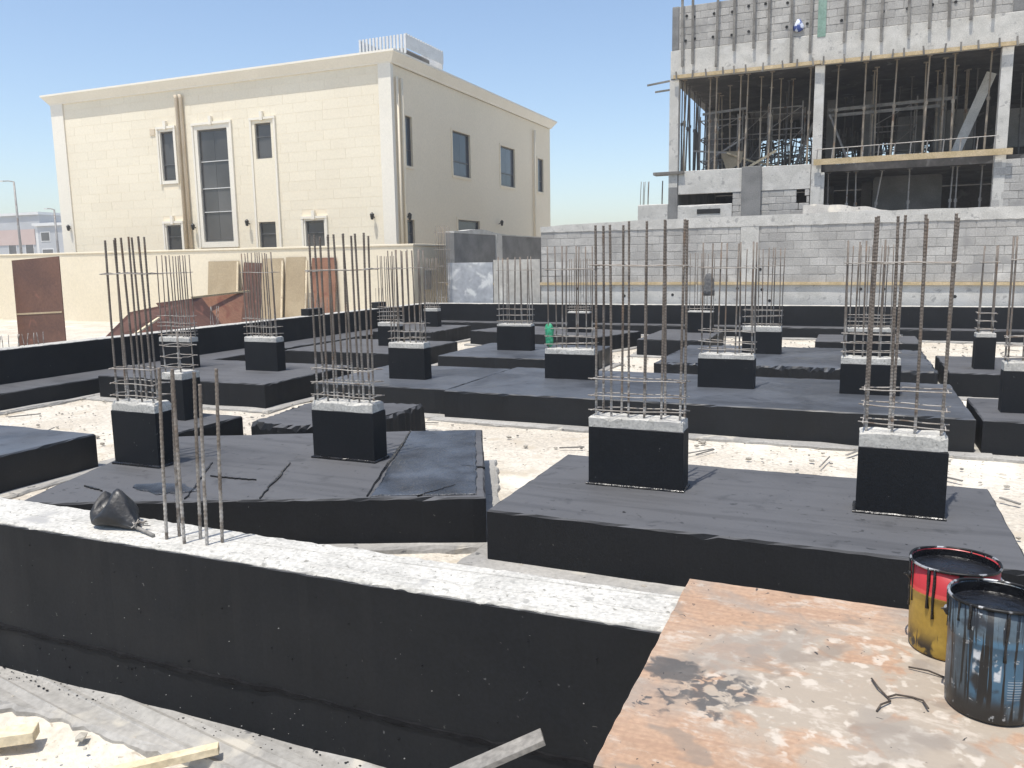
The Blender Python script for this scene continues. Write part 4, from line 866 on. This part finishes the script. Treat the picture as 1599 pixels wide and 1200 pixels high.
for i, (x, z0, z1) in enumerate([(-5.09, 7.7, 9.75), (-4.79, 7.75, 9.85), (-4.1, 7.6, 10.4), (-3.6, 8.0, 10.3), (-3.04, 8.0, 10.4), (-2.63, 7.8, 10.5), (-2.0, 7.5, 10.4), (-1.5, 7.7, 10.4), (-.61, 7.9, 10.4), (-.15, 7.9, 10.4), (.33, 7.8, 10.4), (1.0, 7.9, 10.4), (1.5, 8.0, 10.4), (1.96, 8.0, 10.4), (2.47, 8.1, 10.4), (2.97, 8.1, 10.4)]):
    tag(MB().beam((x, BY-.10, z0), (x-random.uniform(-.03, .05), BY-.09-random.uniform(0, .04), min(z1, 9.62+random.uniform(0, .5))), .07, .05, (0, 1, 0)).obj('formwork_upright', 'timber_old'), ['first', 'second', 'third', 'fourth', 'fifth', 'sixth', 'seventh', 'eighth', 'ninth', 'tenth', 'eleventh', 'twelfth', 'thirteenth', 'fourteenth', 'fifteenth', 'sixteenth'][i]+' weathered upright timber on the block parapet, counted from its open corner', 'timber', 'uprights on the parapet')
tag(MB().box((-1.32, BY-.03, 8.12), (-1.10, BY-.014, 9.44)).obj('green_strip', 'green_strip'), 'faded green vertical strip on the block parapet', 'strip')
o = lump('hanging_rag', 'rag', [(.05, 0), (.13, .06), (.15, .14), (.10, .22), (.04, .34)], 5, squash=(1, .3)); o.location = (-1.83, BY-.05, 8.32); tag(o, 'small blue and white rag caught on the block parapet', 'rag')
for (p, q) in (((-6.2, BY+.1, 7.30), (-5.49, BY+.1, 7.37)), ((-6.0, BY+.3, 7.12), (-5.49, BY+.3, 7.15))):
    tag(MB().beam(p, q, .05, .05).obj('projecting_timber', 'timber_old'), 'short dark timber poking out from the corner column under the parapet', 'timber', 'timbers poking from the corner column')
tag(MB().box((-5.95, BY-.08, 4.58), (-5.0, BY+.35, 4.66)).obj('formwork_board', 'timber_old'), 'dark formwork board under the corner column foot', 'timber')
# steel props
def prop(x, y, z0, z1, lx=0., m='steel', lab='slim steel prop holding up the slab of the unfinished building', r=.03, grp='steel props on the open floor'):
    t = thing('steel_prop', lab, 'prop', (x, y, z0), 0, grp); h = z1-z0
    MB().rod([(0, 0, 0), (lx*.55, 0, h*.55)], r, 7).obj('outer_tube', m, t); MB().rod([(lx*.53, 0, h*.53), (lx, 0, h)], r*.75, 7).obj('inner_tube', m, t)
    MB().box((lx-.07, -.07, h-.012), (lx+.07, .07, h)).obj('head_plate', m, t); MB().lathe([(.0005, -.05), (r*1.6, -.045), (r*1.6, .045), (.0005, .05)], 8, (lx*.55, 0, h*.55)).obj('collar', m, t)
ORD = 'first second third fourth fifth sixth seventh eighth ninth tenth eleventh twelfth thirteenth fourteenth fifteenth sixteenth'.split()
for i, x in enumerate((-5.1, -4.35, -4.16, -3.46, -3.28, -2.6, -1.5, -.78, -.02, .73, 1.53, 2.24, 3.05)):
    prop(x, BY+.40+random.uniform(0, .12), ZF-.02, ZC+.02, random.uniform(-.03, .06), 'prop_brown', lab=ORD[i]+' slim brownish prop of the open floor\'s front row, counted from the corner column')
for i in range(26):
    prop(-5.33+random.uniform(0, .25)+.03*max(0, i-16), BY+.45+i*.30, ZF-.02, ZC+.02, random.uniform(-.12, .12), 'steel_dark', 'dark steel prop in the dense row along the open side', .026, 'props along the open side')
for i in range(22):
    prop(random.uniform(-4.4, 4.5), random.uniform(27.2, 33.5), ZF-.02, ZC+.02, random.uniform(-.1, .1), 'steel_dark', 'dark steel prop deep inside the open floor', .028, 'props deep inside')
for i, (x, lx) in enumerate(((-.88, -.02), (-.38, .02), (-.1, -.05), (.27, .28), (1.26, 0), (2.3, .05), (2.46, 0), (3.05, .02))):
    prop(x, 26.2, 2.38, ZF-.22, lx, 'steel', ORD[i]+' slim steel prop in the dark lower storey opening, counted from the middle column', .028, 'props in the lower storey')
for i in range(16):
    prop(random.choice((random.uniform(-4.6, -1.6), random.uniform(-1.0, 3.2))), random.uniform(26.4, 29.5), ZF-.02, ZC+.02, random.uniform(-.1, .1), 'prop_brown', 'brownish prop between the front row and the depth of the open floor', .026, 'props midway inside')
def scaffold(x0, x1, y, z0, z1, lab):
    t = thing('scaffold_tower', lab, 'scaffold', (0, 0, 0), 0, 'scaffold frames on the open floor')
    for x in (x0, x1):
        for yy in (y, y+1.2): MB().rod([(x, yy, z0), (x, yy, z1)], .024, 6).obj('upright', 'steel', t)
    h = z1-z0
    for f in (.28, .62, .93):
        for yy in (y, y+1.2): MB().rod([(x0, yy, z0+h*f), (x1, yy, z0+h*f)], .02, 6).obj('rail', 'steel', t)
        for x in (x0, x1): MB().rod([(x, y, z0+h*f), (x, y+1.2, z0+h*f)], .018, 6).obj('ladder_rung', 'steel', t)
    MB().rod([(x0, y-.03, z0+h*.62), (x1, y-.03, z0+h*.93)], .015, 6).obj('brace', 'steel', t); MB().rod([(x0, y-.03, z0+h*.1), (x1, y-.03, z0+h*.6)], .015, 6).obj('brace', 'steel', t)
scaffold(-2.75, -1.75, 27.3, ZF-.02, 6.75, 'steel scaffold frame with braces, next to the middle column')
scaffold(-4.95, -3.75, 27.8, ZF-.02, 6.6, 'steel scaffold frame standing near the open side of the floor')
mb = MB()
for i in range(230):
    if i < 130: x, z = random.uniform(-4.0, -1.5), random.uniform(5.2, 6.75)
    elif i < 165: x, z = random.uniform(-1.1, -.1), random.uniform(5.6, 6.2)
    else: x, z = random.uniform(.5, 2.5), random.uniform(5.7, 6.4)
    y = random.uniform(32.5, 34.8); a = random.choice((random.uniform(-.5, .5), 1.57+random.uniform(-.2, .2))); L = random.uniform(.4, 1.3); c = Vector((math.cos(a), 0, math.sin(a)))*L/2
    p = Vector((x, y, z)); mb.rod([p-c, p+c], random.uniform(.014, .03), 5)
o = mb.obj('scaffold_tangle', 'steel_dark'); o['kind'] = 'stuff'; o['label'] = 'tangle of dark scaffold tubes at the back of the open floor'; o['category'] = 'scaffold'
scaffold(.2, 1.5, 29.0, ZF-.02, 6.9, 'steel scaffold frame deep in the bay past the middle column')
scaffold(-3.7, -2.9, 28.6, ZF-.02, 6.9, 'steel scaffold frame between the two others in the corner bay')
for k, (p, q, m_, lab) in enumerate((((-4.7, 27.2, 5.05), (-3.4, 27.0, 5.75), 'steel', 'steel tube slanting up between the scaffold towers'), ((-1.9, 26.6, 4.66), (-1.4, 26.9, 6.0), 'timber_old', 'dark board propped against the middle column'), ((-.95, 26.8, 6.2), (-.35, 26.5, 4.7), 'steel', 'slanting steel tube just past the middle column'),
        ((-4.9, 26.4, 5.35), (-3.9, 26.5, 5.25), 'steel', 'short level tube clamped to the corner props'), ((-4.6, 26.2, 6.4), (-3.3, 26.3, 6.5), 'timber_old', 'level dark board tied high across the corner props'), ((-3.2, 26.3, 4.75), (-2.4, 26.35, 5.2), 'timber_pale', 'pale short board tilted on the floor by the second scaffold tower'))):
    tag(MB().beam(p, q, .05, .07 if 'board' in lab else .05).obj('loose_board' if 'board' in lab else 'loose_tube', m_), lab, 'board' if 'board' in lab else 'tube')
fl = [(-3.87, 26.5, ZF), (-3.44, 26.45, 4.91), (-3.43, 26.8, 5.3), (-4.15, 26.9, 5.35)]
a = [Vector(p) for p in fl]; V = a+[v+Vector((0, .03, 0)) for v in a]
tag(link('leaning_sheet', fix(mesh('leaning_sheet', V, [(0,1,2,3),(7,6,5,4),(0,1,5,4),(1,2,6,5),(2,3,7,6),(3,0,4,7)])), 'ply_tan'), 'pale square sheet tipped on its corner on the open floor', 'sheet')
tag(MB().beam((2.38, 27.0, 4.68), (3.25, 27.2, 7.05), .05, .26, (1, 0, 0)).obj('leaning_plank', 'concrete'), 'pale scaffold plank leaning steeply on the open floor', 'plank')
for p, q, lab in (((-1.0, 27.0, 6.35), (2.4, 27.0, 6.42), 'upper and longer'), ((-1.0, 27.1, 6.2), (2.0, 27.1, 6.25), 'lower and shorter')):
    tag(MB().beam(p, q, .05, .09).obj('tie_board', 'timber_old'), lab+' brown horizontal board tied across the props', 'timber', 'boards across the props')
tag(MB().rod([(-3.9, 26.6, 5.25), (-3.1, 26.9, 4.95), (-2.0, 27.0, 4.70)], .03, 6).obj('fallen_pole', 'timber_pale'), 'pale pole lying slanted over the floor edge', 'pole')

# ------------------------------------------------------------------ far buildings and lamp posts beyond the house plot
def far_building(name, lab, x0, x1, y, z1, m, wins, extra=None, d=10):
    t = thing(name, lab, 'building', (0, 0, 0), 0, 'distant buildings'); slab('wall', rect(x0, y, x1, y+d), -.1, z1, m, t, seg=4, jit=0, bev=.02)
    piece('roof_edge', (x0-.3, y-.3, z1+.004), (x1+.3, y+d, z1+.4), 'far_wall', t, bev=0)
    for a, b, c, e, mm in wins:
        o = piece('window', (a, y-.05, c), (b, y+.02, e), 'far_wall', t, bev=0); piece('pane', (a+.15, y-.08, c+.15), (b-.15, y-.052, e-.15), mm, t, bev=0)
far_building('far_house', 'distant grey house with red-brown band and pale flat roof', -150, -118.3, 90, 10.4, 'far_grey', [(-126, -124, 4, 6, 'glass'), (-122, -120, 4, 6, 'glass')])
piece('brick_band', (-149, 89.9, 5.8), (-119.5, 89.97, 8.2), 'far_brick', [o for o in bpy.data.objects if o.name.startswith('far_house')][0], bev=0)
far_building('far_house', 'distant white block of flats with two dark window bays', -118.1, -113.9, 89, 8.6, 'far_wall', [(-117.6, -116.2, 4, 6.3, 'far_grey'), (-115.8, -114.2, 4, 6.3, 'far_grey')])
far_building('far_house', 'distant half-built grey concrete house, next to the white flats', -113.6, -108, 86, 8.3, 'far_grey', [(-113, -111, 6, 7.5, 'glass'), (-113, -110.5, 3, 5, 'glass')])
def lamp_post(x, y, h, arm, lab):
    t = thing('street_lamp', lab, 'street lamp', (x, y, 0), 0, 'street lamps'); MB().rod([(0, 0, -.1), (0, 0, h)], [.16, .09], 8).obj('pole', 'steel', t, smooth=True)
    MB().rod([(0, 0, h), (-arm*.5, 0, h+.12), (-arm, 0, h+.15)], .06, 6).obj('arm', 'steel', t); MB().box((-arm-.5, -.12, h+.10), (-arm, .12, h+.2)).obj('lamp_head', 'metal_white', t)
lamp_post(-82.1, 60, 11.1, 1.6, 'tall street lamp standing beyond the beige wall, clear of the house')
lamp_post(-76.5, 60, 8.0, .9, 'shorter street lamp almost touching the outline of the cream house')

# ------------------------------------------------------------------ dusty air
me = MB().box((-800, -700, -1.1), (800, 800, 11.9)).me('haze'); hz = link('haze', me); hz['kind'] = 'stuff'; hz['label'] = 'thin dusty desert haze over the plot and beyond'
hm = bpy.data.materials.new('haze'); hm.use_nodes = True; hm.node_tree.nodes.clear()
ho = hm.node_tree.nodes.new('ShaderNodeOutputMaterial'); hv = hm.node_tree.nodes.new('ShaderNodeVolumePrincipled')
hv.inputs['Color'].default_value = (.95, .955, .96, 1); hv.inputs['Density'].default_value = .0013; hv.inputs['Anisotropy'].default_value = .1
hm.node_tree.links.new(hv.outputs[0], ho.inputs['Volume']); me.materials.clear(); me.materials.append(hm)
